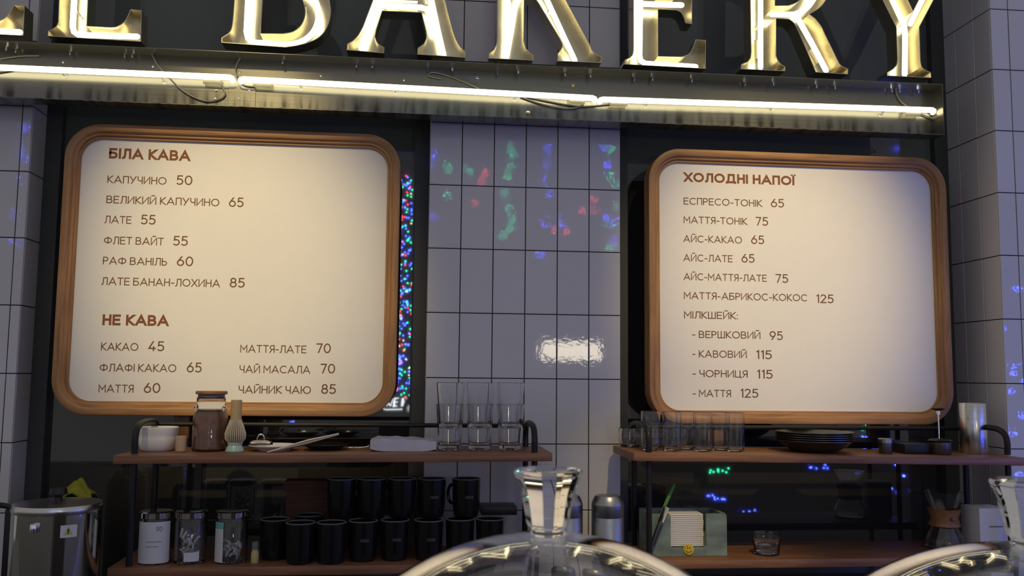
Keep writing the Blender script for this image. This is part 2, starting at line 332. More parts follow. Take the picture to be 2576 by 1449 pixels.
# ------------------------------------------------------------------ lettering: single-stroke capitals
def arc(cx, cy, rx, ry, a0, a1, n=14): return [(cx+rx*math.cos(math.radians(a0+(a1-a0)*i/n)), cy+ry*math.sin(math.radians(a0+(a1-a0)*i/n))) for i in range(n+1)]
O_ = lambda cx, cy, rx, ry: arc(cx, cy, rx, ry, 0, 360, 30)
G = {
 'А': (.82, [[(0, 0), (.41, 1), (.82, 0)], [(.13, .30), (.69, .30)]]),
 'Б': (.60, [[(.54, 1), (0, 1), (0, 0), (.31, 0)]+arc(.31, .285, .29, .285, -90, 90)[1:]+[(0, .57)]]),
 'В': (.60, [[(0, .52), (0, 1), (.30, 1)]+arc(.30, .76, .24, .24, 90, -90)[1:]+[(0, .52)], [(0, .52), (.33, .52)]+arc(.33, .26, .27, .26, 90, -90)[1:]+[(0, 0), (0, .52)]]),
 'Д': (.86, [[(0, -.20), (0, 0), (.86, 0), (.86, -.20)], [(.12, 0), (.19, .5), (.20, 1), (.72, 1), (.72, 0)]]),
 'Е': (.54, [[(.54, 1), (0, 1), (0, 0), (.54, 0)], [(0, .52), (.48, .52)]]),
 'И': (.66, [[(0, 1), (0, 0), (.66, 1), (.66, 0)]]),
 'Й': (.66, [[(0, 1), (0, 0), (.66, 1), (.66, 0)], [(.17, 1.24), (.49, 1.24)]]),
 'І': (0.0, [[(0, 0), (0, 1)]]),
 'Ї': (0.0, [[(0, 0), (0, 1)], [(-.15, 1.16), (-.15, 1.34)], [(.15, 1.16), (.15, 1.34)]]),
 'К': (.56, [[(0, 0), (0, 1)], [(.53, 1), (.05, .50), (.56, 0)]]),
 'Л': (.64, [[(0, 0), (.07, .015), (.13, .10), (.17, .45), (.19, 1), (.64, 1), (.64, 0)]]),
 'М': (.78, [[(0, 0), (0, 1), (.39, .36), (.78, 1), (.78, 0)]]),
 'Н': (.60, [[(0, 0), (0, 1)], [(.60, 0), (.60, 1)], [(0, .52), (.60, .52)]]),
 'О': (.88, [O_(.44, .5, .44, .5)]),
 'П': (.58, [[(0, 0), (0, 1), (.58, 1), (.58, 0)]]),
 'Р': (.52, [[(0, 0), (0, 1), (.25, 1)]+arc(.25, .73, .27, .27, 90, -90)[1:]+[(0, .46)]]),
 'С': (.76, [arc(.44, .5, .44, .5, 45, 315, 24)]),
 'Т': (.60, [[(0, 1), (.60, 1)], [(.30, 1), (.30, 0)]]),
 'У': (.66, [[(0, 1), (.34, .36)], [(.66, 1), (.16, 0)]]),
 'Ф': (.88, [O_(.44, .5, .44, .36), [(.44, -.03), (.44, 1.03)]]),
 'Х': (.64, [[(0, 1), (.64, 0)], [(.64, 1), (0, 0)]]),
 'Ч': (.52, [[(0, 1), (0, .70)]+arc(.26, .68, .26, .28, 180, 270)[1:]+[(.52, .40)], [(.52, 1), (.52, 0)]]),
 'Ш': (.84, [[(0, 1), (0, 0), (.84, 0), (.84, 1)], [(.42, 0), (.42, 1)]]),
 'Ц': (.70, [[(0, 1), (0, 0), (.70, 0), (.70, -.20)], [(.58, 1), (.58, 0)]]),
 'Ь': (.52, [[(0, 1), (0, 0), (.25, 0)]+arc(.25, .285, .27, .285, -90, 90)[1:]+[(0, .57)]]),
 'Ю': (1.12, [[(0, 0), (0, 1)], [(0, .5), (.28, .5)], O_(.70, .5, .42, .5)]),
 'Я': (.52, [[(.52, 0), (.52, 1), (.27, 1)]+arc(.27, .73, .27, .27, 90, 270)[1:]+[(.52, .46)], [(.27, .46), (0, 0)]]),
 '0': (.60, [O_(.30, .5, .30, .5)]),
 '1': (.20, [[(0, .84), (.20, 1), (.20, 0)]]),
 '2': (.52, [arc(.25, .74, .25, .26, 170, -38, 14)+[(.02, 0), (.52, 0)]]),
 '4': (.58, [[(.36, 1), (.0, .24), (.58, .24)], [(.42, .48), (.42, 0)]]),
 '5': (.52, [[(.47, 1), (.08, 1), (.05, .57), (.12, .615)]+arc(.23, .315, .29, .315, 95, -148, 16)]),
 '6': (.56, [O_(.28, .315, .28, .315), [(.05, .49), (.36, 1)]]),
 '7': (.50, [[(0, 1), (.50, 1), (.17, 0)]]),
 '8': (.54, [O_(.27, .76, .22, .24), O_(.27, .27, .27, .27)]),
 '9': (.56, [O_(.28, .685, .28, .315), [(.51, .51), (.20, 0)]]),
 '-': (.30, [[(0, .40), (.30, .40)]]),
 ':': (0.0, [[(0, -.05), (0, .10)], [(0, .52), (0, .67)]]),
 ' ': (.10, []),
}
def ribbon(mb, pts, w, put):
    P = [Vector((a, b)) for a, b in pts]; n = len(P); closed = (P[0]-P[-1]).length < 1e-6 and n > 3
    if closed: P = P[:-1]; n -= 1
    Lf, Rt = [], []
    def cut(q, p, d):            # square-cut a stroke end on the base line or cap line, or lengthen a level arm
        for lim, yy in ((w/2, 0.0), (1-w/2, 1.0)):
            if abs(p.y-lim) < 1e-4 and abs(d.y) > .3: return q+d*((yy-q.y)/d.y)
        return q+d*(w/2 if abs(d.x) > .97 else 0)
    for i in range(n):
        a = P[i-1] if (i > 0 or closed) else None; c = P[(i+1) % n] if (i < n-1 or closed) else None
        d0 = (P[i]-a).normalized() if a is not None else None; d1 = (c-P[i]).normalized() if c is not None else None
        d0 = d0 or d1; d1 = d1 or d0
        n0 = Vector((-d0.y, d0.x)); n1 = Vector((-d1.y, d1.x)); m = n0+n1
        m = m.normalized() if m.length > 1e-4 else n0
        k = w/2/max(0.42, m.dot(n1)); l_, r_ = P[i]+m*k, P[i]-m*k
        if not closed and i in (0, n-1):
            d_ = -d1 if i == 0 else d0; l_, r_ = cut(l_, P[i], d_), cut(r_, P[i], d_)
        Lf.append(l_); Rt.append(r_)
    vl = [mb.b.verts.new(put(p)) for p in Lf]; vr = [mb.b.verts.new(put(p)) for p in Rt]
    for i in range(n if closed else n-1):
        j = (i+1) % n
        try: mb.b.faces.new([vl[i], vl[j], vr[j], vr[i]])
        except ValueError: pass
def lettering(text, w, gap=0.13):
    x = 0; out = []
    for ch in text:
        W_, st = G[ch]; out.append((x+w/2, st)); x += W_+w+gap
        if ch == ' ': x -= gap*0.2
    return out, x-gap
def text_mesh(mb, text, X0, X1, Z, h, w, y, gap=0.13):
    gl, tot = lettering(text, w, gap); sx = (X1-X0)/tot
    k = 0
    for x, st in gl:
        for pts in st:
            k += 1; yy = y-2e-5*(k % 7); ribbon(mb, [(x+a, w/2+b*(1-w)) for a, b in pts], w, lambda p: (X0+p.x*sx, yy, Z+p.y*h))

# ------------------------------------------------------------------ menu boards
def rrect(x0, x1, z0, z1, r, n=12):
    out = []
    for cx, cz, a in ((x1-r, z1-r, 0), (x0+r, z1-r, 90), (x0+r, z0+r, 180), (x1-r, z0+r, 270)):
        for i in range(n+1):
            t = math.radians(a+90*i/n); out.append((cx+r*math.cos(t), cz+r*math.sin(t)))
    return out
def board(name, label, x0, x1, z0, z1, lines, hh, hd, hc, y0=-0.012):
    cx = (x0+x1)/2; t = thing(name, label, 'menu board', (cx, y0, z0))
    R = 0.105
    prof = [(0, .030), (0, -.027), (.0012, -.031), (.004, -.032), (.0195, -.032), (.0215, -.031), (.0235, -.026), (.0245, -.021), (.0265, -.0205), (.0305, -.0205), (.0325, -.019), (.0335, -.013), (.0350, -.012), (.0395, -.012), (.0405, -.010), (.0405, -.001)]
    bm = bmesh.new(); uvl = bm.loops.layers.uv.new('UVMap'); loops = []; NP = 13*4
    for ins, yy in prof: loops.append([bm.verts.new((x-cx, yy, z-z0)) for x, z in rrect(x0+ins, x1-ins, z0+ins, z1-ins, R-ins)])
    base = rrect(x0, x1, z0, z1, R); acc = [0]
    for i in range(NP): a, b2 = base[i], base[(i+1) % NP]; acc.append(acc[-1]+math.hypot(b2[0]-a[0], b2[1]-a[1]))
    pv = [0]
    for a, c in zip(prof, prof[1:]): pv.append(pv[-1]+math.hypot(c[0]-a[0], c[1]-a[1]))
    for k in range(len(prof)-1):
        for i in range(NP):
            j = (i+1) % NP; f = bm.faces.new([loops[k][i], loops[k][j], loops[k+1][j], loops[k+1][i]])
            for lp, (uu, vv) in zip(f.loops, ((acc[i], pv[k]), (acc[i+1], pv[k]), (acc[i+1], pv[k+1]), (acc[i], pv[k+1]))): lp[uvl].uv = (uu+z0*7, vv)
    bmesh.ops.recalc_face_normals(bm, faces=bm.faces)
    me = bpy.data.meshes.new('frame'); bm.to_mesh(me); bm.free(); me.materials.append(M['oak_frame']); me.shade_smooth(); me.set_sharp_from_angle(angle=math.radians(28))
    fo = bpy.data.objects.new('frame', me); COL.objects.link(fo); fo.parent = t
    i = 0.039; p = MB(); p.prism([[(x-cx, z-z0) for x, z in rrect(x0+i, x1-i, z0+i, z1-i, R-i)]], -0.003, 0.028); pan = p.build('panel', 'panel', t, smooth=False)
    for text, xl, xr, yl, kind in lines:
        a = at(xl, yl, y0-.004); c = at(xr, yl, y0-.004); mb = MB()
        h, w = {'h': (hh, .215), 't': (hc, .118), 'p': (hd, .122)}[kind]
        text_mesh(mb, text, a.x-cx, c.x-cx, a.z-z0, h, w, -0.0034, 0.10 if kind == 'h' else 0.125)
        mb.build('menu_heading' if kind == 'h' else 'menu_price' if kind == 'p' else 'menu_item', 'ink_head' if kind == 'h' else 'ink', pan, smooth=False, weld=False, flip=False)
    return t
LB = [('БІЛА КАВА', 273.6, 478.2, 398.3, 'h'), ('КАПУЧИНО', 269.5, 418.6, 460, 't'), ('50', 443.4, 483.4, 464.5, 'p'),
 ('ВЕЛИКИЙ КАПУЧИНО', 267, 551.7, 510.8, 't'), ('65', 575.5, 612.3, 520, 'p'), ('ЛАТЕ', 262.4, 330.1, 561.3, 't'), ('55', 353.9, 390.8, 564, 'p'),
 ('ФЛЕТ ВАЙТ', 260.8, 411.5, 613.5, 't'), ('55', 435, 472, 617.4, 'p'), ('РАФ ВАНІЛЬ', 258.3, 419.8, 664.8, 't'), ('60', 444.4, 485.4, 668.8, 'p'),
 ('ЛАТЕ БАНАН-ЛОХИНА', 254.6, 553.1, 716.6, 't'), ('85', 577.5, 615.2, 722.8, 'p'), ('НЕ КАВА', 257, 423.7, 817.8, 'h'),
 ('КАКАО', 253.5, 347.3, 881.4, 't'), ('45', 372.6, 412.5, 883, 'p'), ('ФЛАФІ КАКАО', 250, 442.9, 934.2, 't'), ('65', 469.2, 506.7, 936.6, 'p'),
 ('МАТТЯ', 247.3, 335.3, 987, 't'), ('60', 361.2, 402.6, 988.3, 'p'), ('МАТТЯ-ЛАТЕ', 603.9, 770.5, 886.6, 't'), ('70', 795.4, 831.8, 888, 'p'),
 ('ЧАЙ МАСАЛА', 602, 780, 938, 't'), ('70', 806, 842.6, 939.3, 'p'), ('ЧАЙНИК ЧАЮ', 599.7, 781.9, 989.5, 't'), ('85', 807.8, 844.7, 990.8, 'p')]
RB = [('ХОЛОДНІ НАПОЇ', 1721, 1998.5, 456.9, 'h'), ('ЕСПРЕСО-ТОНІК', 1720, 1917.2, 514.2, 't'), ('65', 1939.5, 1972.7, 521, 'p'),
 ('МАТТЯ-ТОНІК', 1720, 1879.5, 561.2, 't'), ('75', 1901.2, 1932.7, 567, 'p'), ('АЙС-КАКАО', 1719.4, 1866.7, 608.9, 't'), ('65', 1889.8, 1922.6, 613.4, 'p'),
 ('АЙС-ЛАТЕ', 1719.4, 1843.3, 656.9, 't'), ('65', 1865.6, 1898.5, 660.2, 'p'), ('АЙС-МАТТЯ-ЛАТЕ', 1720, 1929.2, 704.3, 't'), ('75', 1951.3, 1983, 711, 'p'),
 ('МАТТЯ-АБРИКОС-КОКОС', 1720.7, 2031, 752, 't'), ('125', 2053.4, 2097.5, 762, 'p'), ('МІЛКШЕЙК:', 1721, 1856.3, 800.7, 't'),
 ('- ВЕРШКОВИЙ', 1741.2, 1913.3, 849.8, 't'), ('95', 1936.4, 1969.6, 855, 'p'), ('- КАВОВИЙ', 1741.8, 1878.9, 898.9, 't'), ('115', 1901.9, 1942, 903, 'p'),
 ('- ЧОРНИЦЯ', 1742.2, 1881, 948.4, 't'), ('115', 1904, 1944, 952.3, 'p'), ('- МАТТЯ', 1742.9, 1839.1, 998.3, 't'), ('125', 1862.5, 1907.9, 1000.2, 'p')]
bl = board('menu_board', 'white menu board in rounded oak frame listing white coffee drinks, left of the tiled pier', -1.089, -0.090, 1.472, 2.343, LB, .0325, .0295, .0232)
br = board('menu_board', 'white menu board in rounded oak frame listing cold drinks, right of the tiled pier', 0.697, 1.704, 1.456, 2.333, RB, .0308, .0282, .0228)
ZS = 1.384                                    # top of the upper shelves
p0 = at(441, 1060, -0.0); p1 = at(480, 1060, -0.0)
b = MB(); b.box(p0.x+0.5895, p1.x+0.5895, -0.008, 0.018, ZS-1.472, 0.004, 0.002); b.build('support_post', 'walnut_y', bl)
b = MB(); b.box(-0.30, -0.255, -0.008, 0.018, ZS-1.456, 0.004, 0.002); b.build('support_post', 'walnut_y', br)

# ------------------------------------------------------------------ the sign over the boards
YF, YB = -0.135, -0.075
def PX(pts, Y=YF): return [(q.x, q.z) for q in (at(x, y, Y) for x, y in pts)]
def curve2(pts, n=4): return [(p.x, p.y) for p in smooth_path([Vector((x, y, 0)) for x, y in pts], n)]
def letter(label, outline, holes, tubes, sleeves=(), clips=()):
    lo = [PX(outline)]+[PX(h) for h in holes]
    xs = [p[0] for p in lo[0]]; zs = [p[1] for p in lo[0]]; base = Vector((sum(xs)/len(xs), YB, min(zs)))
    t = thing('channel_letter', label, 'sign letter', base, 'channel letters on the sign')
    lo = [[(x-base.x, z-base.z) for x, z in lp] for lp in lo]
    s = MB(); s.prism(lo, 0.0, 0.002, True, True)
    for lp in lo:                                             # side walls 3 mm thick with a rolled front edge
        n = len(lp); area2 = sum(lp[i][0]*lp[(i+1) % n][1]-lp[(i+1) % n][0]*lp[i][1] for i in range(n)); sg = 1 if area2 > 0 else -1
        if lp is not lo[0]: sg = -sg
        inn = []
        for i in range(n):
            a, c, d = Vector(lp[i-1]), Vector(lp[i]), Vector(lp[(i+1) % n]); e0, e1 = (c-a).normalized(), (d-c).normalized()
            m = Vector((-e0.y-e1.y, e0.x+e1.x)); m = m.normalized() if m.length > 1e-4 else Vector((-e0.y, e0.x))
            inn.append(c+m*sg*0.0022)
        D = YF-YB
        v = [[s.b.verts.new((x, y, z)) for x, z in L_] for L_, y in ((lp, 0.0), (lp, D), ([tuple(q) for q in inn], D), ([tuple(q) for q in inn], -0.0002))]
        for A, B in zip(v, v[1:]):
            for i in range(n):
                j = (i+1) % n; s.b.faces.new([A[i], A[j], B[j], B[i]])
    s.build('letter_shell', 'brass', t, smooth=True, angle=25)
    ty = YB-0.038
    for tb in tubes:
        mb = MB(); mb.tube([at(x, y, ty)-base for x, y in tb], 0.0085, 12, round_ends=True); mb.build('neon_tube', 'neon', t, weld=False)
    for (x0, y0, x1, y1) in sleeves:
        mb = MB(); mb.tube([at(x0, y0, ty+0.018)-base, at(x1, y1, ty+0.018)-base], 0.0085, 12); mb.build('electrode_sleeve', 'sleeve', t)
    for (x, y) in clips:
        mb = MB(); q = at(x, y, YB-0.003)-base; mb.tube([q, q+Vector((0, -.002, 0)), q+Vector((0, -.0025, .0003)), q+Vector((0, -0.034, 0.004))], [.0075, .0075, .003, .003], 12)
        mb.build('tube_clip', 'glass', t)
    return t
# L-shaped letters: outline traced in photo pixels, the tops (above the frame) follow the same letterform
letter('first illuminated metal letter at the left edge, cut off by the frame', [(-170, -238), (-60, -233), (-62, -222), (-82, -212), (-86, 52), (-20, 56)]+curve2([(-10, 55), (8, 47), (22, 34), (35, 12)])+[(62, 14), (59, 90), (-184, 78), (-184, 66), (-162, 58), (-158, -212), (-170, -226)], [],
       [[(-126, -200), (-128, 62), (-122, 73), (-105, 75), (50, 81)]])
letter('illuminated metal letter L with one upright arm end, left of the letter B', [(142, -240), (258, -234), (256, -222), (236, -212), (222, 0), (219, 65), (278, 68)]+curve2([(292, 67), (308, 58), (319, 44), (328, 23)])+[(356, 26), (355, 105), (120, 91), (121, 77)]+curve2([(128, 75), (141, 66), (146, 55)])+[(148, 0), (160, -212), (143, -228)], [],
       [[(199, -200), (186, 10), (183, 68), (186, 80), (197, 88), (345, 92)]], clips=[(205, 45)])
letter('illuminated metal letter B with a round lower bowl', [(557, 95)]+curve2([(563, 91), (576, 82), (583, 68), (586, 40)])+[(589, 0), (597, -205), (578, -220), (578, -230)]+curve2([(730, -226), (780, -212), (808, -175), (808, -130), (785, -90), (765, -75)])+curve2([(800, -55), (823, -20), (831, 12), (832, 35), (826, 62), (812, 86), (788, 103), (752, 114), (718, 119)])+[(557, 107)],
       [curve2([(661, 0), (656, 84)], 1)+curve2([(712, 84), (736, 79), (755, 65), (765, 45), (767, 25), (760, 0), (745, -28), (715, -44)])+[(664, -46)], [(666, -88)]+curve2([(705, -87), (732, -100), (744, -130), (738, -168), (712, -188)])+[(672, -192)]],
       [[(634, -195), (624, 0), (620, 80), (624, 97), (638, 107)]+curve2([(672, 109), (718, 112), (755, 106), (783, 87), (798, 60), (801, 32), (794, 3), (778, -22), (745, -45)])+[(650, -52)]], clips=[(770, 30), (752, 70)])
letter('illuminated metal letter A beside the letter B', [(872, 126), (873.5, 110)]+curve2([(886, 103), (900, 89), (912, 68)])+[(937, 2), (1022, -238), (1060, -237), (1120, 0), (1139, 75)]+curve2([(1147, 98), (1157, 116), (1171, 130)])+[(1170, 145), (1050, 137), (1050.5, 121)]+curve2([(1066, 110), (1072, 95), (1071, 78)])+[(1060, 32), (962, 28), (947, 75)]+curve2([(944, 93), (951, 109), (967, 119)])+[(966, 134)],
       [[(972, -2), (1049, 1), (1019, -130)]], [[(908, 121), (930, 58), (955, -8), (1030, -205)], [(1036, -205), (1084, -6), (1100, 70), (1116, 139)], [(967, 14), (1010, 16), (1060, 19), (1072, 23), (1079, 36), (1088, 68)]], sleeves=[(1003, 25, 1050, 28)], clips=[(950, 35), (1074, 10)])
letter('illuminated metal letter K in front of the tiled pier', [(1229, 147), (1230, 134)]+curve2([(1242, 125), (1249, 110), (1251, 92)])+[(1251, 0), (1254, -205), (1236, -222), (1237, -232), (1340, -229), (1340, -218), (1322, -204), (1321, -92), (1432, -200), (1424, -214), (1425, -226), (1520, -222), (1519, -212), (1492, -198), (1394, -55), (1424, 0), (1484, 112)]+curve2([(1490, 127), (1501, 137), (1514, 143)])+[(1513, 158), (1402, 154), (1403, 134)]+curve2([(1412, 122), (1414, 112), (1408, 98)])+[(1360, 18)]+curve2([(1353, 6), (1344, -4), (1330, -8)])+[(1319, -8), (1318, 103)]+curve2([(1323, 121), (1332, 131), (1342, 139)])+[(1341, 152)], [],
       [[(1273, 146), (1277, 70), (1279, -190)], [(1275, 138), (1287, 70), (1299, -5), (1325, -50), (1450, -195)], [(1446, 152), (1418, 92), (1376, 0), (1352, -40)]], sleeves=[(1407, 92, 1428, 128)], clips=[(1378, 34)])
letter('illuminated metal letter E with two arms in view', [(1570, 162), (1572, 150)]+curve2([(1583, 145), (1591, 136), (1593, 120)])+[(1593, 0), (1593, -195), (1576, -212), (1577, -222), (1764, -214), (1762, -140), (1742, -142)]+curve2([(1736, -165), (1722, -182), (1700, -186)])+[(1658, -187), (1657, -12), (1700, -11)]+curve2([(1712, -18), (1719, -30), (1724, -46)])+[(1742, -46), (1741, 61), (1724, 58)]+curve2([(1720, 44), (1713, 32), (1702, 26)])+[(1656, 24), (1656, 141), (1716, 142)]+curve2([(1730, 137), (1740, 126), (1750, 99)])+[(1776, 101), (1775, 173)], [],
       [[(1613, -195), (1611, 0), (1609, 140), (1612, 153), (1624, 160), (1750, 168)], [(1618, 10), (1715, 13)]])
letter('illuminated metal letter R with a sloping leg', [(1863, 174), (1865, 161)]+curve2([(1880, 155), (1887, 145), (1889, 130)])+[(1888, 80), (1887, 0), (1885, -190), (1868, -205), (1869, -215)]+curve2([(2005, -210), (2055, -190), (2084, -140), (2092, -80), (2088, -30), (2078, 0), (2062, 20), (2037, 36)])+curve2([(2051, 46), (2066, 65), (2076, 86)])+[(2107, 150)]+curve2([(2112, 160), (2120, 167), (2134, 173)])+[(2133, 187), (2052, 182), (2030, 130)]+curve2([(2010, 84), (1998, 60), (1985, 49)])+[(1953, 47), (1953, 140)]+curve2([(1957, 151), (1964, 160), (1976, 168)])+[(1975, 179)],
       [[(1950, 14)]+curve2([(1984, 13), (2004, 5), (2016, -8), (2027, -40), (2026, -105), (2008, -150), (1985, -166)])+[(1951, -168)]], [[(1914, -190), (1913, 0), (1913, 170)], [(1941, 36), (1975, 37)]+curve2([(1998, 36), (2022, 26), (2043, 4), (2057, -30), (2058, -100), (2035, -165)]), [(1996, 40), (2010, 52), (2040, 105), (2078, 177)]], sleeves=[(1904, 102, 1905, 145), (2041, 124, 2060, 157)], clips=[(1899, 72)])
letter('illuminated metal letter Y at the right end of the sign', [(2231, 191), (2231, 182)]+curve2([(2246, 173), (2255, 162), (2257, 148)])+[(2254, 68), (2220, 0), (2140, -175), (2118, -188), (2118, -200), (2222, -196), (2222, -186), (2206, -172), (2285, 0), (2297, 27), (2310, 0), (2378, -165), (2360, -182), (2361, -192), (2446, -188), (2445, -178), (2424, -164), (2349, 0), (2313, 68), (2316, 155)]+curve2([(2319, 168), (2328, 176), (2342, 182)])+[(2343, 196)], [],
       [[(2170, -165), (2244, -2), (2274, 62), (2277, 85), (2276, 187)], [(2390, -165), (2320, 0), (2290, 60)]], clips=[(2259, 70)])
# the channel under the letters
a = at(-120, 98, YF); zb0 = 2.3865; zt0 = at(1200, 158, YF).z
ZBT, ZBB = (at(0, 104, YF).z+at(2373, 210, YF).z)/2, (at(0, 245, YF).z+at(2375, 339, YF).z)/2
XB0, XB1 = -1.75, at(2374, 280, YF).x
O = Vector((XB0, YB, ZBB))
sg = thing('sign_channel', 'long steel channel with a glowing tube running under the metal letters', 'sign', O)
Lx = XB1-XB0; Hz = ZBT-ZBB; D = YF-YB
b = MB(); b.box(0, Lx, 0, 0.002, 0, Hz); b.build('back_panel', 'band', sg, smooth=False)
b = MB(); b.box(0, Lx, D, 0.0, Hz-0.002, Hz); b.build('top_flange', 'band', sg, smooth=False)
b = MB(); b.box(0, Lx, D, 0.0, 0, 0.002); b.build('bottom_flange', 'band', sg, smooth=False)
b = MB(); b.box(Lx-0.002, Lx, D, 0.0, 0.002, Hz-0.002); b.build('end_cap', 'band', sg, smooth=False)
xa = at(577, 200, YB).x-XB0; xb = at(645, 200, YB).x-XB0
b = MB(); b.box(xa, xb, -0.0025, -0.0003, 0.004, Hz*0.62, 0.0006); b.build('joint_plate', 'band', sg, smooth=False)
YT = YB-0.032
for (x0, y0, x1, y1) in ((-160, 163, 582, 195), (606, 199, 1496, 247), (1512, 250, 2350, 277)):
    mb = MB(); A_, B_ = at(x0, y0, YT)-O, at(x1, y1, YT)-O
    mb.tube([A_+Vector((-.002, .012, -.004)), A_+Vector((.0, .004, -.001)), A_+(B_-A_)*0.006, A_+(B_-A_)*0.5, A_+(B_-A_)*0.994, B_+Vector((0, .004, -.001)), B_+Vector((.002, .012, -.004))], 0.0088, 14, round_ends=True)
    mb.build('neon_tube', 'neon', sg, weld=False)
for (x0, y0, x1, y1) in ((512, 203, 556, 206), (638, 211, 684, 214), (1431, 254, 1470, 256), (1536, 259, 1577, 261), (2275, 285, 2313, 287)):
    mb = MB(); mb.tube([at(x0, y0, YB-0.014)-O, at(x1, y1, YB-0.014)-O], 0.009, 14); mb.build('electrode_sleeve', 'sleeve', sg)
for pts in ([(378, 128), (395, 160), (425, 195), (465, 232), (510, 253), (545, 252), (566, 238), (556, 212)], [(608, 140), (596, 160), (593, 178), (597, 192)], [(1110, 198), (1078, 190), (1092, 182), (1140, 195), (1205, 222)],
            [(1310, 244), (1350, 258), (1400, 270), (1440, 273), (1468, 264)], [(1325, 244), (1380, 255), (1430, 264), (1465, 268), (1535, 262)], [(2253, 216), (2256, 236), (2266, 254), (2280, 266)], [(2312, 285), (2335, 294), (2358, 304), (2366, 300), (2345, 288)], [(0, 148), (50, 141), (98, 140)], [(602, 208), (618, 216), (640, 219)], [(-20, 184), (20, 178), (60, 172)]):
    mb = MB(); mb.tube(smooth_path([at(x, y, YB-0.006)-O for x, y in pts], 6), 0.0024, 8); mb.build('cable', 'cable', sg)
for x, y in ((163, 192), (413, 207), (757, 222), (995, 233), (1295, 250), (1624, 267), (1940, 273), (2215, 290)):
    q = at(x, y, YB)-O; mb = MB(); mb.tube([q, q+Vector((0, -0.002, 0)), q+Vector((0, -.0025, .0003)), q+Vector((0, -0.024, 0.010))], [.0065, .0065, .003, .003], 10); mb.build('tube_clip', 'glass', sg)
for x, y, m_ in ((1200, 197, 'chrome'), (1441, 214, 'brass_bolt'), (1328, 284, 'brass_bolt'), (603, 181, 'chrome'), (627, 229, 'chrome'), (601, 248, 'chrome'), (544, 228, 'chrome'), (542, 249, 'chrome'), (159, 156, 'chrome'), (385, 167, 'chrome'), (1016, 201, 'chrome'), (807, 190, 'chrome')):
    q = at(x, y, YB)-O; r = 0.0062 if m_ != 'chrome' or x == 1200 else 0.0035
    mb = MB(); mb.tube([q, q+Vector((0, -r*0.5, 0)), q+Vector((0, -r*0.8, 0))], [r, r, r*0.55], 12); mb.build('screw', m_, sg)
for x, y in ((20, 112), (38, 107), (175, 116), (312, 126), (333, 117), (712, 136), (897, 146), (937, 153), (1077, 155), (1138, 164), (1252, 164), (1303, 172), (1421, 178), (1485, 175), (1597, 181), (1642, 189), (1740, 186), (1877, 199), (1944, 196), (2054, 207), (2101, 202), (2246, 206), (2266, 214), (2312, 210)):
    q = at(x, y, -0.10)-O; Y_ = -0.10-YB + rnd.uniform(-.012, .012)
    mb = MB(); mb.tube([(q.x, Y_, Hz-0.002), (q.x, Y_, Hz-0.021)], 0.0030, 8); mb.tube([(q.x, Y_, Hz-0.002), (q.x, Y_, Hz-0.008)], 0.0062, 6); mb.build('bolt', 'chrome', sg)

# ------------------------------------------------------------------ wall racks
def rack(label, x0, x1, zl, zr, zlow, poles, loops, rail):
    t = thing('shelf_rack', label, 'shelf rack', ((x0+x1)/2, -0.17, 0.90)); cx, cz = (x0+x1)/2, 0.90
    tilt = math.atan2(zr-zl, x1-x0)
    def plank(nm, z, h):
        b = MB(); b.box(x0-cx, x1-cx, -0.135, 0.135, -h, 0, 0.0025); o = b.build(nm, 'walnut', t); o.location = (0, 0, z-cz); return o
    o = plank('upper_shelf', (zl+zr)/2, 0.0225); o.rotation_euler = (0, -tilt, 0)
    plank('lower_shelf', zlow, 0.024)
    for x, y in poles:
        b = MB(); b.tube([(x-cx, y+0.17, 0.0), (x-cx, y+0.17, ZS-cz-0.02)], 0.0085, 14); b.tube([(x-cx, y+0.17, 0.0), (x-cx, y+0.17, 0.004)], 0.022, 16); b.build('pole', 'iron', t)
    for x, ya, yb, h, dx in loops:
        b = MB(); zz = ZS-cz-0.002; P = [(x-cx, ya+.17, zz), (x-cx, ya+.17, zz+h*0.55), (x-cx, ya+.17+(yb-ya)*.08, zz+h*0.86), (x-cx+dx*.3, ya+.17+(yb-ya)*.28, zz+h), (x-cx+dx*.7, ya+.17+(yb-ya)*.72, zz+h), (x-cx+dx, ya+.17+(yb-ya)*.92, zz+h*0.86), (x-cx+dx, yb+.17, zz+h*0.55), (x-cx+dx, yb+.17, zz)]
        b.tube(smooth_path(P, 6), 0.0088, 14); b.build('guard_loop', 'iron', t)
    (ra, rb, rz) = rail
    b = MB(); b.tube([(ra-cx, -0.075+.17, rz-cz), (rb-cx, -0.075+.17, rz-cz)], 0.0066, 12); b.build('back_rail', 'iron', t)
    return t
rack('walnut and black pipe shelf rack under the white coffee board', -0.822, 0.352, 1.379, 1.387, 1.088,
     [(-0.775, -0.28), (-0.775, -0.07), (0.305, -0.28), (0.305, -0.07)], [(-0.775, -0.28, -0.07, .078, 0), (0.305, -0.28, -0.07, .078, 0)], (-0.775, 0.305, 1.449))
rack('walnut and black pipe shelf rack under the cold drinks board', 0.582, 1.765, 1.388, 1.374, 1.092,
     [(0.632, -0.28), (0.640, -0.07), (1.718, -0.28), (1.718, -0.07)], [(0.632, -0.28, -0.07, .080, 0), (1.718, -0.28, -0.07, .074, 0)], (0.632, 1.718, 1.447))
def ztop(x): return 1.379+(x+0.822)/(1.174)*0.008 if x < 0.45 else 1.388-(x-0.582)/1.183*0.014
ZL, ZLR = 1.088, 1.092
def on(x, y, z):                                # base point of an item whose foot shows at pixel (x, y) on a shelf top
    q = atz(x, y, z); 
    if z > 1.3: q = atz(x, y, ztop(q.x)); q.z = ztop(q.x)
    else: q.z = z
    return q
def put_y(x, Y, z): q = at(x, 700, Y); return Vector((q.x, Y, z))
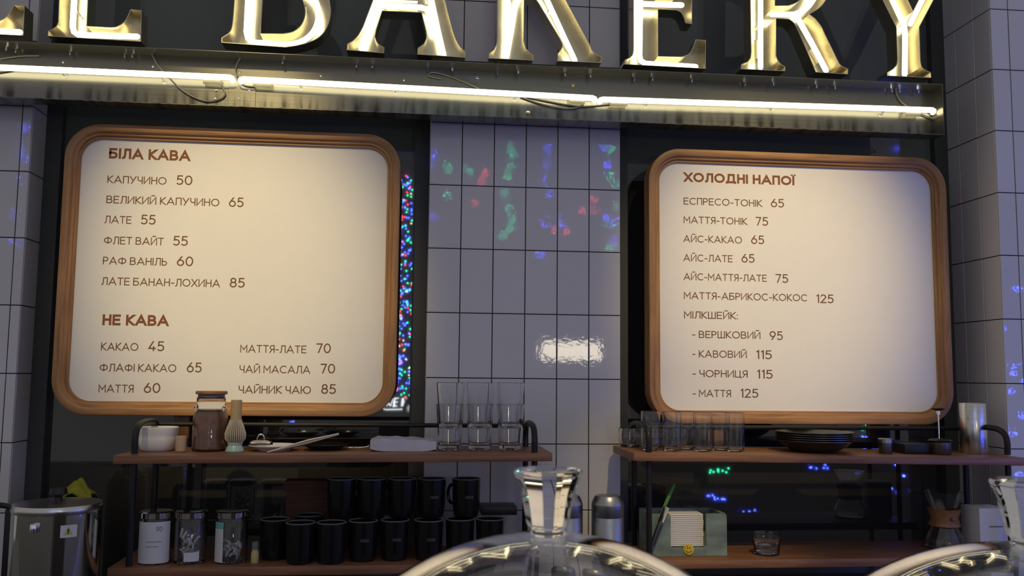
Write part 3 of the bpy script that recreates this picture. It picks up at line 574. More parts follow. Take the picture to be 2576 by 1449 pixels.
def item(name, label, cat, px, py, z, Y=None, group=None):
    if Y is None: q = on(px, py, z); q.y = min(max(q.y, -0.285), -0.055)
    else: q = at(px, py, Y)
    zz = ztop(q.x) if z > 1.3 else z
    d = at(px, py, q.y); q = Vector((d.x, q.y, zz+0.0006)); return thing(name, label, cat, q, group), mpp(q)

# ------------------------------------------------------------------ left upper shelf
t, k = item('stacked_bowl', 'white porcelain bowl with a dented lower half, left end of the left shelf', 'bowl', 396, 1140, ZS, -0.15)
b = MB(); b.lathe([(0, 0), (.040, 0), (.047, .006), (.0515, .022), (.0520, .036), (.0505, .042), (.0525, .048), (.0535, .064), (.0525, .0655), (.0505, .064), (.049, .045), (.049, .030), (.044, .010), (0, .006)], n=44, sq=0.12); b.build('bowl_body', 'porcelain', t)
t, k = item('wooden_tamper', 'small beige wooden cylinder beside the white bowl', 'cylinder', 454, 1144, ZS, -0.20)
b = MB(); b.lathe([(0, 0), (.0130, 0), (.0145, .002), (.0145, .040), (.0135, .043), (0, .043)], n=28); b.build('cylinder_body', 'beige', t)
t, k = item('cocoa_jar', 'tall glass jar of cocoa powder with a wooden lid', 'jar', 526, 1143, ZS, -0.17)
s_ = 0.0485; b = MB()
b.lathe([(0, 0), (s_*.93, 0), (s_, .004), (s_*1.0, .092), (s_*.90, .106), (s_*.80, .114), (s_*.78, .122), (s_*.82, .127), (s_*.82, .148), (s_*.78, .150), (s_*.74, .147), (s_*.74, .122), (s_*.86, .104), (s_*.94, .090), (s_*.94, .007), (0, .005)], n=44); b.build('jar_body', 'glass', t)
b = MB(); b.lathe([(0, .006), (s_*.925, .006), (s_*.93, .012), (s_*.93, .090), (s_*.86, .102), (s_*.5, .100), (0, .102)], n=40); b.build('cocoa_filling', 'cocoa', t)
b = MB(); b.lathe([(0, .146), (s_*.735, .146), (s_*.76, .152), (s_*.76, .1575), (0, .1575)], n=40); b.build('seal', 'silicone', t)
b = MB(); b.lathe([(0, .158), (s_*.87, .158), (s_*.90, .160), (s_*.90, .165), (s_*.87, .167), (0, .167)], n=40); b.build('lid', 'lid_wood', t)
b = MB()
for sx in (-1, 1):
    b.tube([(sx*s_*.80+.006*math.cos(a), -0.012, .118+.007*math.sin(a)) for a in [i*PI/6 for i in range(13)]], 0.0016, 8)
b.build('wire_clasp', 'chrome', t)
t, k = item('matcha_whisk', 'bamboo matcha whisk resting on a small mint stand', 'whisk', 590, 1145, ZS, -0.215)
b = MB(); b.lathe([(0, 0), (.024, 0), (.0255, .003), (.022, .012), (.019, .018), (.021, .024), (.019, .026), (0, .022)], n=32); b.build('whisk_stand', 'mint', t)
b = MB()
for i in range(30):
    a = 2*PI*i/30; c, s = math.cos(a), math.sin(a)
    b.tube([(r*c, r*s, z) for r, z in ((.018, .024), (.027, .036), (.0275, .050), (.022, .068), (.0165, .082), (.0145, .090))], [.0008, .0015, .0016, .0014, .0013, .0013], 6)
b.build('tines', 'bamboo_pale', t)
b = MB(); b.lathe([(0, .026), (.012, .030), (.020, .045), (.016, .066), (.011, .086), (0, .088)], n=20); b.build('inner_tines', 'bamboo', t)
b = MB(); b.lathe([(0, .086), (.0150, .086), (.0162, .089), (.0150, .094), (.0150, .140), (.0145, .143), (0, .143)], n=28); b.build('handle', 'bamboo', t)
def plate(name, label, cat, px, py, r, m_, Y=-0.17, lift=0.0, rise=.010):
    t, k = item(name, label, cat, px, py, ZS, Y); t.location.z += lift
    b = MB(); b.lathe([(0, 0), (r*.62, 0), (r*.66, .003), (r*.85, rise*.7), (r, rise), (r*.995, rise+.0022), (r*.84, rise*.7+.003), (r*.6, .0045), (0, .004)], n=56); b.build('plate_body', m_, t); return t
pw = plate('plate', 'white plate under the glass lid, middle of the left shelf', 'plate', 688, 1140, .070, 'porcelain', -0.17, 0, .014)
pb = plate('plate', 'black plate beside the white plate on the left shelf', 'plate', 818, 1142, .068, 'black_ceramic', -0.15, 0, .015)
t, k = item('butter_dish_cover', 'small domed glass lid with loop handle on the white plate', 'lid', 655, 1126, ZS, -0.175); t.location.z = pw.location.z+.0165
b = MB(); b.lathe([(0, .012), (.020, .011), (.030, .006), (.034, .0), (.0345, .001), (.032, .0075), (.021, .0135), (0, .0145)], n=40); b.build('lid_body', 'glass', t)
b = MB(); b.tube([(.010*math.cos(a), 0, .0145+.014*math.sin(a)) for a in [PI*i/10 for i in range(11)]], 0.0020, 8); b.build('loop_handle', 'chrome', t)
t, k = item('tongs', 'slender steel tongs lying across the white and black plates', 'tongs', 675, 1142, ZS, -0.25)
t.location = (0, 0, 0); P0, P1, P2 = at(672, 1140, -0.262), at(775, 1114, -0.22), at(852, 1093, -0.19); P0.z = max(P0.z, ztop(P0.x)+.0025); t.location = P0
for dz in (0, .006):
    mb = MB(); mb.tube([P0-P0, (P1-P0)*.5+Vector((0, dz*.2, dz*.6)), P1-P0+Vector((0, 0, dz)), P2-P0+Vector((0, 0, dz*.2))], [.0016, .0024, .0036, .0030], 8); mb.build('tong_arm', 'steel_polished', t)
t, k = item('spoon', 'small pale spoon handle beside the black plate', 'spoon', 905, 1138, ZS, -0.19)
b = MB(); b.tube([(-.018, 0, .008), (0, -.002, .0075), (.020, -.003, .010), (.026, -.003, .013)], [.0016, .0017, .002, .0024], 8); b.ball((-.024, 0, .0075), .008, (1.3, .8, .35)); b.build('spoon_body', 'chrome', t)
t, k = item('folded_plastic_bag', 'puffy white folded plastic packet beside the stacked glasses', 'plastic bag', 1015, 1140, ZS, -0.17)
b = MB(); tb = bmesh.new(); bmesh.ops.create_cube(tb, size=1); bmesh.ops.subdivide_edges(tb, edges=tb.edges[:], cuts=9, use_grid_fill=True)
for v in tb.verts:
    x, y, z = v.co; r = max(0, 1-(2*abs(x))**6*.8)
    v.co = Vector((x*.186, y*.12*(.9+.1*r), (.5+z*(.55+.45*r))*.036*(1-.16*(x+.5))+ (.0022*math.sin(x*23+y*9)+.0015*math.sin(y*31)) * (1 if z > 0 else 0)))
b.merge(tb); b.build('bag_body', 'plastic_film', t, angle=60)
# stacked tumblers
def tumbler(h, rt, rb, wall=.0022, base=.014): return [(0, 0), (rb-.003, 0), (rb, .003), (rb+(rt-rb)*.35, h*.38), (rt, h), (rt-wall*.5, h+.0008), (rt-wall, h), (rb+(rt-rb)*.35-wall, h*.40), (rb-wall, base+.003), (rb-wall-.004, base), (0, base)]
g0 = None
for i, (px, nm) in enumerate(((1131, 'left'), (1206, 'middle'), (1283, 'right'))):
    for lv in (0, 1):
        q = on(px, 1138, ZS); q = Vector((at(px, 1138, -0.20).x, -0.20, ztop(q.x)+0.0006+lv*0.062))
        lab = '%s clear glass tumbler of the %s pair of stacked tumblers on the left shelf' % (('lower', 'upper')[lv], nm)
        if g0 is None:
            g0 = thing('glass_tumbler', lab, 'glass', q, 'stacked tumblers on the left shelf'); b = MB(); b.lathe(tumbler(.130, .0405, .0315), n=44); b.build('tumbler_body', 'glass', g0)
        else: dup(g0, q, lab, rnd.uniform(0, 6))

# ------------------------------------------------------------------ left lower shelf
jl = [(388, 'left', 'covered by a white paper label'), (476, 'middle', 'with crumpled white contents and a small tag'), (580, 'right', 'with a white and aqua paper strip')]
for i, (px, nm, ex) in enumerate(jl):
    t, k = item('lidded_jar', '%s of three steel-lidded glass jars, %s' % (nm, ex), 'jar', px, 1427, ZL, -0.235, 'steel-lidded jars')
    r = .0425; h = .118
    b = MB(); b.lathe([(0, 0), (r-.004, 0), (r, .004), (r, h-.006), (r-.003, h), (r-.006, h), (r-.0035, h-.008), (r-.0035, .007), (0, .005)], n=44); b.build('jar_body', 'glass', t)
    b = MB(); b.lathe([(0, h), (r-.002, h), (r+.001, h+.002), (r+.001, h+.016), (r-.002, h+.019), (r-.008, h+.0185), (0, h+.0175)], n=44); b.build('lid', 'steel_polished', t)
    b = MB()
    for q_ in range(26 if i else 12):
        a = rnd.uniform(0, 6.28); rr = rnd.uniform(.004, .026); z = rnd.uniform(.012, .050 + .030*(i == 1)); c0 = Vector((rr*math.cos(a), rr*math.sin(a), z)); dv = Vector((rnd.uniform(-1, 1), rnd.uniform(-1, 1), rnd.uniform(-.6, 1))).normalized()*.011
        b.tube(smooth_path([c0-dv, c0+Vector((rnd.uniform(-.004, .004), rnd.uniform(-.004, .004), .003)), c0+dv], 4), .0030, 7)
    o = b.build('crumpled_contents', 'paper', t); o['kind'] = 'stuff'
    def wrap(a0, a1, z0, z1, rr, nm_, m_):
        b = MB(); n = 14; vs = [[b.b.verts.new(((rr+dr)*math.sin(math.radians(a0+(a1-a0)*j/n)), -(rr+dr)*math.cos(math.radians(a0+(a1-a0)*j/n)), z)) for j in range(n+1)] for dr, z in ((0, z0), (0, z1), (.0003, z1), (.0003, z0))]
        for A_, B_ in zip(vs, vs[1:]+vs[:1]):
            for j in range(n): b.b.faces.new([A_[j], A_[j+1], B_[j+1], B_[j]])
        return b.build(nm_, m_, t)
    if i == 0:
        lab = wrap(-62, 70, .004, .112, r+.0006, 'paper_label', 'paper')
        b = MB(); text_mesh(b, '90', .012, .0275, .087, .0135, .12, 0)
        for v in b.b.verts: a = v.co.x/(r+.001); v.co = Vector(((r+.0013)*math.sin(a), -(r+.0013)*math.cos(a), v.co.z))
        b.build('label_number', 'print_grey', lab, smooth=False, weld=False)
        for z, x0_, x1_ in ((.0600, -.012, .026), (.0475, -.012, .012)):
            b = MB()
            xx = x0_
            while xx < x1_:
                w_ = rnd.uniform(.002, .006); 
                p_ = [((r+.0013)*math.sin(u/(r+.001)), -(r+.0013)*math.cos(u/(r+.001))) for u in (xx, xx+w_)]
                b.face([(p_[0][0], p_[0][1], z), (p_[1][0], p_[1][1], z), (p_[1][0], p_[1][1], z+.0016), (p_[0][0], p_[0][1], z+.0016)]); xx += w_+.0009
            b.build('label_print', 'print_grey', lab, smooth=False)
    elif i == 1: wrap(-8, 46, .008, .032, r+.0006, 'paper_tag', 'paper')
    else: wrap(-72, -20, .004, .092, r+.0006, 'paper_strip', 'paper'); wrap(-72, -20, .0925, .110, r+.0006, 'aqua_strip', 'paper_aqua')
t, k = item('small_bottle', 'tiny pale yellow bottle between the jars and black mugs', 'bottle', 640, 1430, ZL, -0.26)
b = MB(); b.lathe([(0, 0), (.0095, 0), (.0105, .002), (.0105, .026), (.0085, .031), (.0085, .036), (0, .036)], n=20); b.build('bottle_body', 'yellow_label', t)
b = MB(); b.lathe([(0, .036), (.0090, .036), (.0090, .056), (0, .057)], n=20); b.build('cap', 'rim_white', t)
# black mugs
def mug(q, lab, rz):
    t = thing('black_mug', lab, 'mug', q, 'black mugs on the lower left shelf'); t.rotation_euler = (0, 0, rz)
    r, h = .0405, .108
    b = MB(); b.lathe([(0, 0), (r-.009, 0), (r-.006, .003), (r-.002, .03), (r, h-.002), (r-.0034, h-.002), (r-.005, .03), (r-.010, .008), (0, .006)], n=40); b.build('mug_body', 'black_ceramic', t)
    b = MB(); b.lathe([(r, h-.002), (r+.0003, h-.0005), (r-.0017, h+.0006), (r-.0036, h-.0005), (r-.0034, h-.002)], n=40, close=True); b.build('rim', 'rim_white', t)
    b = MB(); b.tube(smooth_path([(r-.002, 0, .082), (r+.016, 0, .084), (r+.025, 0, .062), (r+.018, 0, .038), (r-.003, 0, .030)], 6), .0046, 10); b.build('handle', 'black_ceramic', t)
    return t
m0 = None
ords = ('first', 'second', 'third', 'fourth', 'fifth', 'sixth', 'seventh', 'eighth', 'ninth')
low = [(689, -.20, 1.9), (754, -.262, 1.4), (832, -.262, 1.7), (912, -.235, 1.5), (992, -.225, 1.6), (1077, -.23, 1.4), (1156, -.215, 1.8), (1232, -.215, 1.5), (775, -.125, 1.5)]
lowname = ['leftmost black mug of the bottom row', 'black mug in front, second from the left in the bottom row', 'black mug in front, third from the left in the bottom row', 'fourth black mug from the left in the bottom row', 'fifth black mug from the left in the bottom row', 'sixth black mug from the left in the bottom row', 'black mug of the bottom row under the lone mug', 'rightmost black mug of the bottom row beside the dark tray', 'black mug tucked behind the two front mugs of the bottom row']
for (px, Y, rz), nm in zip(low, lowname):
    q = at(px, 1400, Y); q = Vector((q.x, Y, ZL+.0006))
    if m0 is None: m0 = mug(q, nm, rz)
    else: dup(m0, q, nm, rz)
for i, (px, Y, rz, nm) in enumerate(((857, -.19, 1.6, 'leftmost black mug of the upper row'), (933, -.19, 1.4, 'second black mug from the left in the upper row'), (1010, -.19, 1.7, 'third black mug from the left in the upper row'), (1085, -.19, 1.5, 'fourth black mug from the left in the upper row'), (1172, -.19, 2.45, 'rightmost black mug of the upper row, handle turned to the left'))):
    q = at(px, 1300, Y); dup(m0, Vector((q.x, Y, ZL+.1102)), nm, rz)
for c_ in [o for o in bpy.data.objects if o.name.startswith('black_mug')]:
    if c_['label'].split()[0] not in ('fourth', 'fifth', 'sixth', 'rightmost') or 'bottom row beside' in c_['label']: continue
    b = MB()
    for k_ in range(5):                                  # small pale print on the side that faces the room
        for pts in ([(0, 0), (0, 1), (.6, 1)], [(0, 0), (.6, 0)], [(.6, 0), (.6, .6)])[:2+(k_ % 2)]:
            ribbon(b, pts, .22, lambda p: (lambda a: (.0413*math.sin(a), -.0413*math.cos(a), .056+.0055*p.y))((-.010+k_*.0050+p.x*.0045)/.0413-c_.rotation_euler.z*0))
    o = b.build('mug_print', 'rim_white', c_, smooth=False, weld=False); o.rotation_euler = (0, 0, -c_.rotation_euler.z+.15)
t, k = item('black_tray', 'flat black tray on the mugs at the right end of the lower left shelf', 'tray', 1268, 1331, ZL, -0.12); t.location.z = ZL+.1105; t.location.x -= 0.02
b = MB(); b.box(-.052, .052, -.055, .04, 0, .024, .003); b.build('tray_body', 'black_plastic', t)
t, k = item('brown_reflection', 'dull reddish brown block standing in for a window reflection behind the black mugs', 'box', 800, 1330, ZL, -0.035)
b = MB(); b.box(-.095, .095, -.014, .05, 0, .19, .003); b.build('box_body', 'brown_reflection', t)  # added block in place of a brown reflection in the dark window
b = MB(); b.box(-.100, .100, -.0155, .052, .165, .195, .002); b.build('reflection_block_top', 'brown_reflection', t)

# ------------------------------------------------------------------ urn at the left and the things behind it
q = at(146, 1262, -0.36); zt_ = q.z; t = thing('water_boiler', 'polished steel water boiler with black handle at the lower left corner', 'water boiler', (q.x, -0.36, 0.9006)); r = 104*mpp(q); H = zt_-0.9006
b = MB(); b.lathe([(0, 0), (r*.97, 0), (r, .006), (r, H-.022), (0, H-.022)], n=72); b.build('boiler_body', 'steel_polished', t)
b = MB(); b.lathe([(0, H-.022), (r*1.0, H-.022), (r*1.015, H-.018), (r*1.015, H-.008), (r*.985, H-.002), (r*.80, H), (r*.2, H+.006), (0, H+.006)], n=72); b.build('boiler_lid', 'steel', t)
b = MB(); b.tube([(0, 0, H+.004), (0, 0, H+.012), (0, 0, H+.020), (0, 0, H+.034)], [.010, .010, .022, .019], 20); b.build('lid_knob', 'black_plastic', t)
b = MB(); b.tube(smooth_path([(-r*.98, -.01, H-.022), (-r*1.10, -.012, H-.010), (-r*1.34, -.014, H-.006), (-r*1.42, -.014, H-.012)], 6), .007, 12); b.box(-r*1.13, -r*.985, -.022, 0, H-.22, H-.016, .004); b.build('side_handle', 'black_plastic', t)
b = MB(); b.lathe([(0, 0), (.0075, 0), (.0085, .003), (.0085, .019), (.0075, .021), (0, .021)], (-.012, -r-.007, H-.060), n=20); b.tube([(-.012, -r+.002, H-.050), (-.012, -r-.007, H-.050)], .006, 12); b.build('level_gauge', 'chrome', t)
def on_cyl(b, pts, rr, z0):
    b.face([((rr)*math.sin(u/rr), -(rr)*math.cos(u/rr), z0+v) for u, v in pts])
b = MB()
for u in [i*.003 for i in range(13)]: on_cyl(b, [(.046+u, 0), (.049+u, 0), (.049+u, .030), (.046+u, .030)], r+.0006, H-.075)
stk = b.build('warning_sticker', 'paper', t, smooth=False)
b = MB(); on_cyl(b, [(.053, .006), (.076, .006), (.0645, .026)], r+.0013, H-.075); b.build('warning_triangle', 'yellow_label', stk, smooth=False)
b = MB(); on_cyl(b, [(.063, .013), (.066, .013), (.066, .021), (.063, .021)], r+.0018, H-.075); on_cyl(b, [(.063, .009), (.066, .009), (.066, .0115), (.063, .0115)], r+.0018, H-.075); b.build('warning_mark', 'black_ink', stk, smooth=False)
q = at(188, 1250, -0.10); t = thing('storage_canister', 'dark canister standing behind the steel water boiler', 'canister', (q.x, -0.10, 0.9006)); hh = q.z-0.9006
b = MB(); b.lathe([(0, 0), (.058, 0), (.062, .004), (.062, hh-.01), (.058, hh), (0, hh)], n=40); b.build('canister_body', 'black_plastic', t)
q2 = at(193, 1247, -0.10); t = thing('yellow_green_cloth', 'crumpled yellow-green cloth lying behind the steel water boiler', 'cloth', (q2.x, -0.10, q.z+.0006))
b = MB(); n = 22
vs = [[None]*n for _ in range(n)]
for i in range(n):
    for j in range(n):
        u, v = i/(n-1)*2-1, j/(n-1)*2-1; rr = min(1, math.hypot(u*.9, v*.9))
        vs[i][j] = b.b.verts.new((u*.047+.003*math.sin(v*7), v*.04, .002+.046*max(0, 1-rr**3.2)*(.75+.25*math.sin(u*5+1)+.12*math.sin(v*9+u*4))))
for i in range(n-1):
    for j in range(n-1): b.b.faces.new([vs[i][j], vs[i+1][j], vs[i+1][j+1], vs[i][j+1]])
o = b.build('cloth_body', 'lime_cloth', t, angle=80); md = o.modifiers.new('Solidify', 'SOLIDIFY'); md.thickness = .002
# ------------------------------------------------------------------ steel canisters between the racks
for px, py, wd, lab in ((1529, 1246, 41, 'matte steel canister with a stepped lid, right of the dome knob'), (1428, 1246, 38, 'matte steel canister half hidden behind the dome knob')):
    q = at(px, py, -0.30); rr = wd*mpp(q); H = q.z-.9006; t = thing('steel_canister', lab, 'canister', (q.x, -0.30, .9006), 'steel canisters between the racks')
    b = MB(); b.lathe([(0, 0), (rr*.96, 0), (rr, .004), (rr, H-.060), (rr*.985, H-.059), (rr*.985, H-.057), (rr, H-.056), (rr, H-.024), (0, H-.024)], n=52); b.build('canister_body', 'steel_grey', t)
    b = MB(); b.lathe([(0, H-.024), (rr, H-.024), (rr*.96, H-.016), (rr*.82, H-.003), (rr*.76, H), (0, H)], n=52); b.build('lid', 'steel_grey', t)

# ------------------------------------------------------------------ right upper shelf
g1 = None
tg = [(1637, -.20, 'tall clear glass at the left end of the right shelf, nearest the iron loop'), (1690, -.215, 'second tall clear glass from the left on the right shelf'), (1726, -.155, 'third tall clear glass, set back on the right shelf'), (1768, -.21, 'fourth tall clear glass from the left on the right shelf'), (1812, -.165, 'fifth tall clear glass, set back on the right shelf'), (1849, -.205, 'rightmost tall clear glass, beside the stacked dark bowls')]
for px, Y, lab in tg:
    q = at(px, 1100, Y); q = Vector((q.x, Y, ztop(q.x)+.0006))
    if g1 is None:
        g1 = thing('tall_glass', lab, 'glass', q, 'tall glasses on the right shelf'); b = MB(); b.lathe(tumbler(.112, .0285, .0265, .0016, .006), n=40); b.build('glass_body', 'glass', g1)
    else: dup(g1, q, lab)
g2 = None
for px, Y, lab in ((1572, -.10, 'round stemless glass at the very left end of the right shelf'), (1606, -.09, 'round stemless glass behind the iron loop of the right shelf'), (1652, -.095, 'round stemless glass behind the leftmost tall glasses'), (1706, -.09, 'round stemless glass behind the second and third tall glasses')):
    q = at(px, 1100, Y); q = Vector((max(q.x, .612), Y, ztop(q.x)+.0006))
    if g2 is None:
        g2 = thing('stemless_glass', lab, 'glass', q, 'round stemless glasses'); b = MB(); b.lathe([(0, 0), (.012, 0), (.022, .006), (.0285, .022), (.029, .036), (.025, .056), (.0235, .058), (.0225, .056), (.0272, .036), (.0265, .022), (.020, .009), (0, .004)], n=36); b.build('glass_body', 'glass', g2)
    else: dup(g2, q, lab)
q = at(2050, 1140, -0.18); pq = Vector((q.x, -.18, ztop(q.x)+.0006)); p9 = None
for i in range(5):
    lab = ('bottom', 'second lowest', 'middle', 'second highest', 'top')[i]+' shallow dark metal bowl of the stack on the right shelf'
    if p9 is None:
        p9 = thing('shallow_bowl', lab, 'bowl', pq, 'stacked shallow dark bowls'); r = .114; b = MB(); b.lathe([(0, 0), (r*.48, 0), (r*.56, .003), (r*.80, .017), (r*.95, .033), (r, .034), (r, .0362), (r*.94, .0356), (r*.78, .0195), (r*.54, .0055), (0, .0035)], n=64); b.build('bowl_body', 'steel_dark', p9)
    else: dup(p9, pq+Vector((0, 0, .0062*i)), lab)
t, k = item('small_tin', 'small round dark metal tin beside the stacked dark bowls', 'tin', 2228, 1146, ZS, -0.21)
b = MB(); b.lathe([(0, 0), (.019, 0), (.020, .002), (.020, .032), (0, .032)], n=32); b.build('tin_body', 'steel_dark', t)
b = MB(); b.lathe([(0, .0322), (.0208, .0322), (.0208, .043), (.019, .045), (0, .045)], n=32); b.build('lid', 'steel_grey', t)
t, k = item('low_tray', 'low black tray between the small tin and the plunger pot', 'tray', 2290, 1146, ZS, -0.16)
b = MB(); b.box(-.045, .045, -.05, .05, 0, .030, .004); b.build('tray_body', 'black_plastic', t)
t, k = item('plunger_pot', 'low dark pot with a thin upright plunger rod and flat knob', 'coffee press', 2366, 1146, ZS, -0.21)
b = MB(); b.lathe([(0, 0), (.029, 0), (.031, .003), (.031, .036), (.029, .038), (0, .038)], n=40); b.build('pot_body', 'steel_dark', t)
b = MB(); b.lathe([(0, .0382), (.0335, .0382), (.0345, .041), (.030, .045), (.006, .048), (0, .048)], n=40); b.build('lid', 'black_plastic', t)
b = MB(); b.tube([(-.003, 0, .047), (-.003, 0, .122)], .0024, 10); b.tube([(-.003, 0, .119), (-.003, 0, .130)], .0058, 14); b.build('rod', 'chrome', t)
b = MB(); b.lathe([(0, .130), (.006, .130), (.019, .1350), (.0195, .1370), (.008, .1395), (0, .1395)], (-.003, 0, 0), n=30); b.build('knob', 'black_plastic', t)
t, k = item('steel_cylinder', 'tall plain brushed steel cylinder at the right end of the right shelf', 'cylinder', 2451, 1143, ZS, -0.155)
b = MB(); b.lathe([(0, 0), (.0385, 0), (.0395, .002), (.0395, .153), (.0385, .1545), (.037, .153), (.037, .004), (0, .003)], n=48); b.build('cylinder_body', 'steel', t)

# ------------------------------------------------------------------ right lower shelf
q0 = at(1636, 1400, -0.25); q1 = at(1829, 1400, -0.25); cx = (q0.x+q1.x)/2; hw = (q1.x-q0.x)/2; ZB = ZLR+.0006
hz = at(1730, 1293, -0.25).z-ZB
t = thing('napkin_holder', 'mottled sage green napkin box with a cut-out front', 'napkin holder', (cx, -0.25, ZB))
na, nb = at(1687, 1340, -.25).x-cx, at(1777, 1340, -.25).x-cx; nz_ = at(1730, 1378, -.25).z-ZB
b = MB(); b.prism([[(-hw, 0), (hw, 0), (hw, hz-.004), (hw-.004, hz), (nb+.004, hz), (nb, hz-.004), (nb, nz_+.005), (nb-.005, nz_), (na+.005, nz_), (na, nz_+.005), (na, hz-.004), (na-.004, hz), (-hw+.004, hz), (-hw, hz-.004)]], -.001, .012)
b.box(-hw, hw, .118, .130, 0, hz); b.box(-hw, -hw+.012, .0121, .1179, 0, hz); b.box(hw-.012, hw, .0121, .1179, 0, hz); b.box(-hw+.0121, hw-.0121, .0121, .1179, 0, .010); b.build('holder_body', 'green_box', t, smooth=False)
sc_ = at(1732, 1382, -.2515)-Vector((cx, -.25, ZB)); r = 13.5*mpp(at(1732, 1382, -.25))
b = MB(); b.tube([(sc_.x, -.0012, sc_.z), (sc_.x, -.0036, sc_.z), (sc_.x, -.0046, sc_.z)], [r, r, r*.92], 36); pin = b.build('smile_badge', 'yellow', t)
b = MB()
def strip(mb, pts, w, y): ribbon(mb, pts, w, lambda p: (sc_.x+p.x, y, sc_.z+p.y))
strip(b, arc(0, 0, r*.55, r*.52, 200, 340), r*.12, -.0049); strip(b, [(-r*.22, r*.12), (-r*.22, r*.46)], r*.15, -.0049); strip(b, [(r*.22, r*.12), (r*.22, r*.46)], r*.15, -.0049); strip(b, arc(0, 0, r*.80, r*.80, 100, 260), r*.06, -.0049)
b.build('smile_face', 'black_ink', pin, smooth=False, weld=False)
n0 = None; nx = (na+nb)/2+cx; nw = (nb-na)/2-.003; zz = ZB+nz_+.001
nh = (ZB+hz-.002-zz)/17
for i in range(17):
    loc = Vector((nx+rnd.uniform(-.0012, .0006), -.235, zz+nh*i)); lab = 'folded white paper napkin in the stack inside the green box'
    if n0 is None:
        n0 = thing('napkin', lab, 'napkin', loc, 'napkins stacked in the green box'); b = MB(); b.box(-nw, nw, 0, .10, 0, nh*.94, nh*.36, 3); b.build('napkin_sheet', 'napkin', n0)
    else: dup(n0, loc, lab, rnd.uniform(-.012, .012))
P0, P1 = at(1640, 1372, -.266), at(1677, 1275, -.266); t = thing('utensil', 'dark metal utensil with a shiny steel tip leaning on the green box', 'utensil', P0)
d = P1-P0; b = MB(); b.tube([Vector((0, 0, 0)), d*.40, d*.62], [.0075, .0080, .0072], 12); b.build('grip', 'steel_dark', t)
ax = d.normalized(); sd = Vector((0, 1, 0)).cross(ax).normalized()
b = MB(); b.tube([d*.56, d*.63, d*.97, d*1.0], [.0078, .0086, .0088, .0080], 4); b.build('steel_tip', 'chrome', t, smooth=False)
P0, P1 = at(1660, 1300, -.23), at(1697, 1217, -.21); t = thing('green_stick', 'thin green stick standing behind the shiny-tipped utensil', 'stick', P0); d = P1-P0
b = MB(); b.tube([Vector((0, 0, -.02))-d*.3, Vector((0, 0, 0)), d*.5, d*.95, d], [.002, .003, .0055, .0045, .002], 10); b.build('stick_body', 'green', t)
t, k = item('water_glass', 'low clear tumbler with a little water, standing alone on the lower right shelf', 'glass', 1929, 1409, ZLR, -0.235)
b = MB(); b.lathe([(0, 0), (.033, 0), (.036, .003), (.0405, .060), (.0398, .0608), (.039, .060), (.0350, .010), (.032, .006), (0, .006)], n=44); b.build('tumbler_body', 'glass', t)
b = MB(); b.lathe([(0, .0062), (.0318, .0062), (.0348, .010), (.0360, .026), (0, .026)], n=40); b.build('water', 'water', t)
t, k = item('coffee_carafe', 'hourglass glass coffee carafe with a brown wooden collar', 'carafe', 2378, 1385, ZLR, -0.17)
b = MB(); b.lathe([(0, 0), (.050, 0), (.056, .006), (.054, .030), (.030, .078), (.027, .092), (.032, .108), (.056, .168), (.0565, .169), (.0545, .169), (.030, .108), (.0252, .092), (.028, .078), (.052, .030), (.053, .008), (0, .003)], n=44); b.build('carafe_body', 'glass', t)
b = MB(); b.lathe([(.043, .066), (.046, .068), (.040, .092), (.047, .116), (.044, .118), (.034, .110), (.029, .092), (.033, .074)], n=40, close=True); b.build('wooden_collar', 'lid_wood', t)
b = MB(); b.ball((0, -.046, .092), .006); b.build('toggle', 'lid_wood', t)
t, k = item('white_box', 'small white cardboard box with a short dark slot beside the carafe', 'box', 2480, 1375, ZLR, -0.20)
hb = at(2480, 1277, -.245).z-ZLR; b = MB(); b.box(-.046, .046, -.045, .045, 0, hb-.003, .002); bx = b.build('box_body', 'paper', t)
b = MB(); b.box(-.016, .026, -.0462, -.0452, hb*.56, hb*.56+.003); b.build('slot', 'print_grey', t, smooth=False)

# ------------------------------------------------------------------ glass cake domes on the front counter
def cake_dome(label, kx, ky, R, depth, ztop_, knobpx):
    c = atd(kx, ky, depth); base = 1.2606
    t = thing('cake_dome', label, 'glass dome', (c.x, c.y, base)); Zt = c.z-base          # c = crown of the dome
    prof = []; th = .0052
    zc = Zt-R
    out = [(R*math.sin(a), zc+R*math.cos(a)) for a in [math.radians(90*i/26) for i in range(27)]]
    inn = [((R-th)*math.sin(a), zc+(R-th)*math.cos(a)) for a in [math.radians(90*i/26) for i in range(27)]]
    out[0] = (0, Zt); inn[0] = (0, Zt-th)
    prof = out+[(R+.001, .003), (R+.001, 0.0), (R-th, 0.0)]+inn[::-1]
    b = MB(); b.lathe(prof, n=96); b.build('dome_shell', 'dome_glass', t)
    s = knobpx*depth/FPX                         # metres per knob pixel unit
    kp = [(0, -.0006), (44, 0), (46, 6), (42, 12), (44, 18), (50, 22), (54, 30), (60, 62), (70, 108), (84, 146), (88, 156), (87, 161), (80, 163), (0, 158)]
    b = MB(); b.lathe([(r_*s, Zt+(z*s if abs(z) > .01 else z)) for r_, z in kp], n=10); o = b.build('knob', 'dome_glass', t, smooth=True, angle=25)
    return t
cake_dome('clear glass cake dome with a flared knob in the middle foreground', 1378, 1345, 0.1455, 0.470, 0, 1.0)
cake_dome('clear glass cake dome cut off at the right edge of the foreground', 2590, 1372, 0.185, 0.600, 0, 1.0)

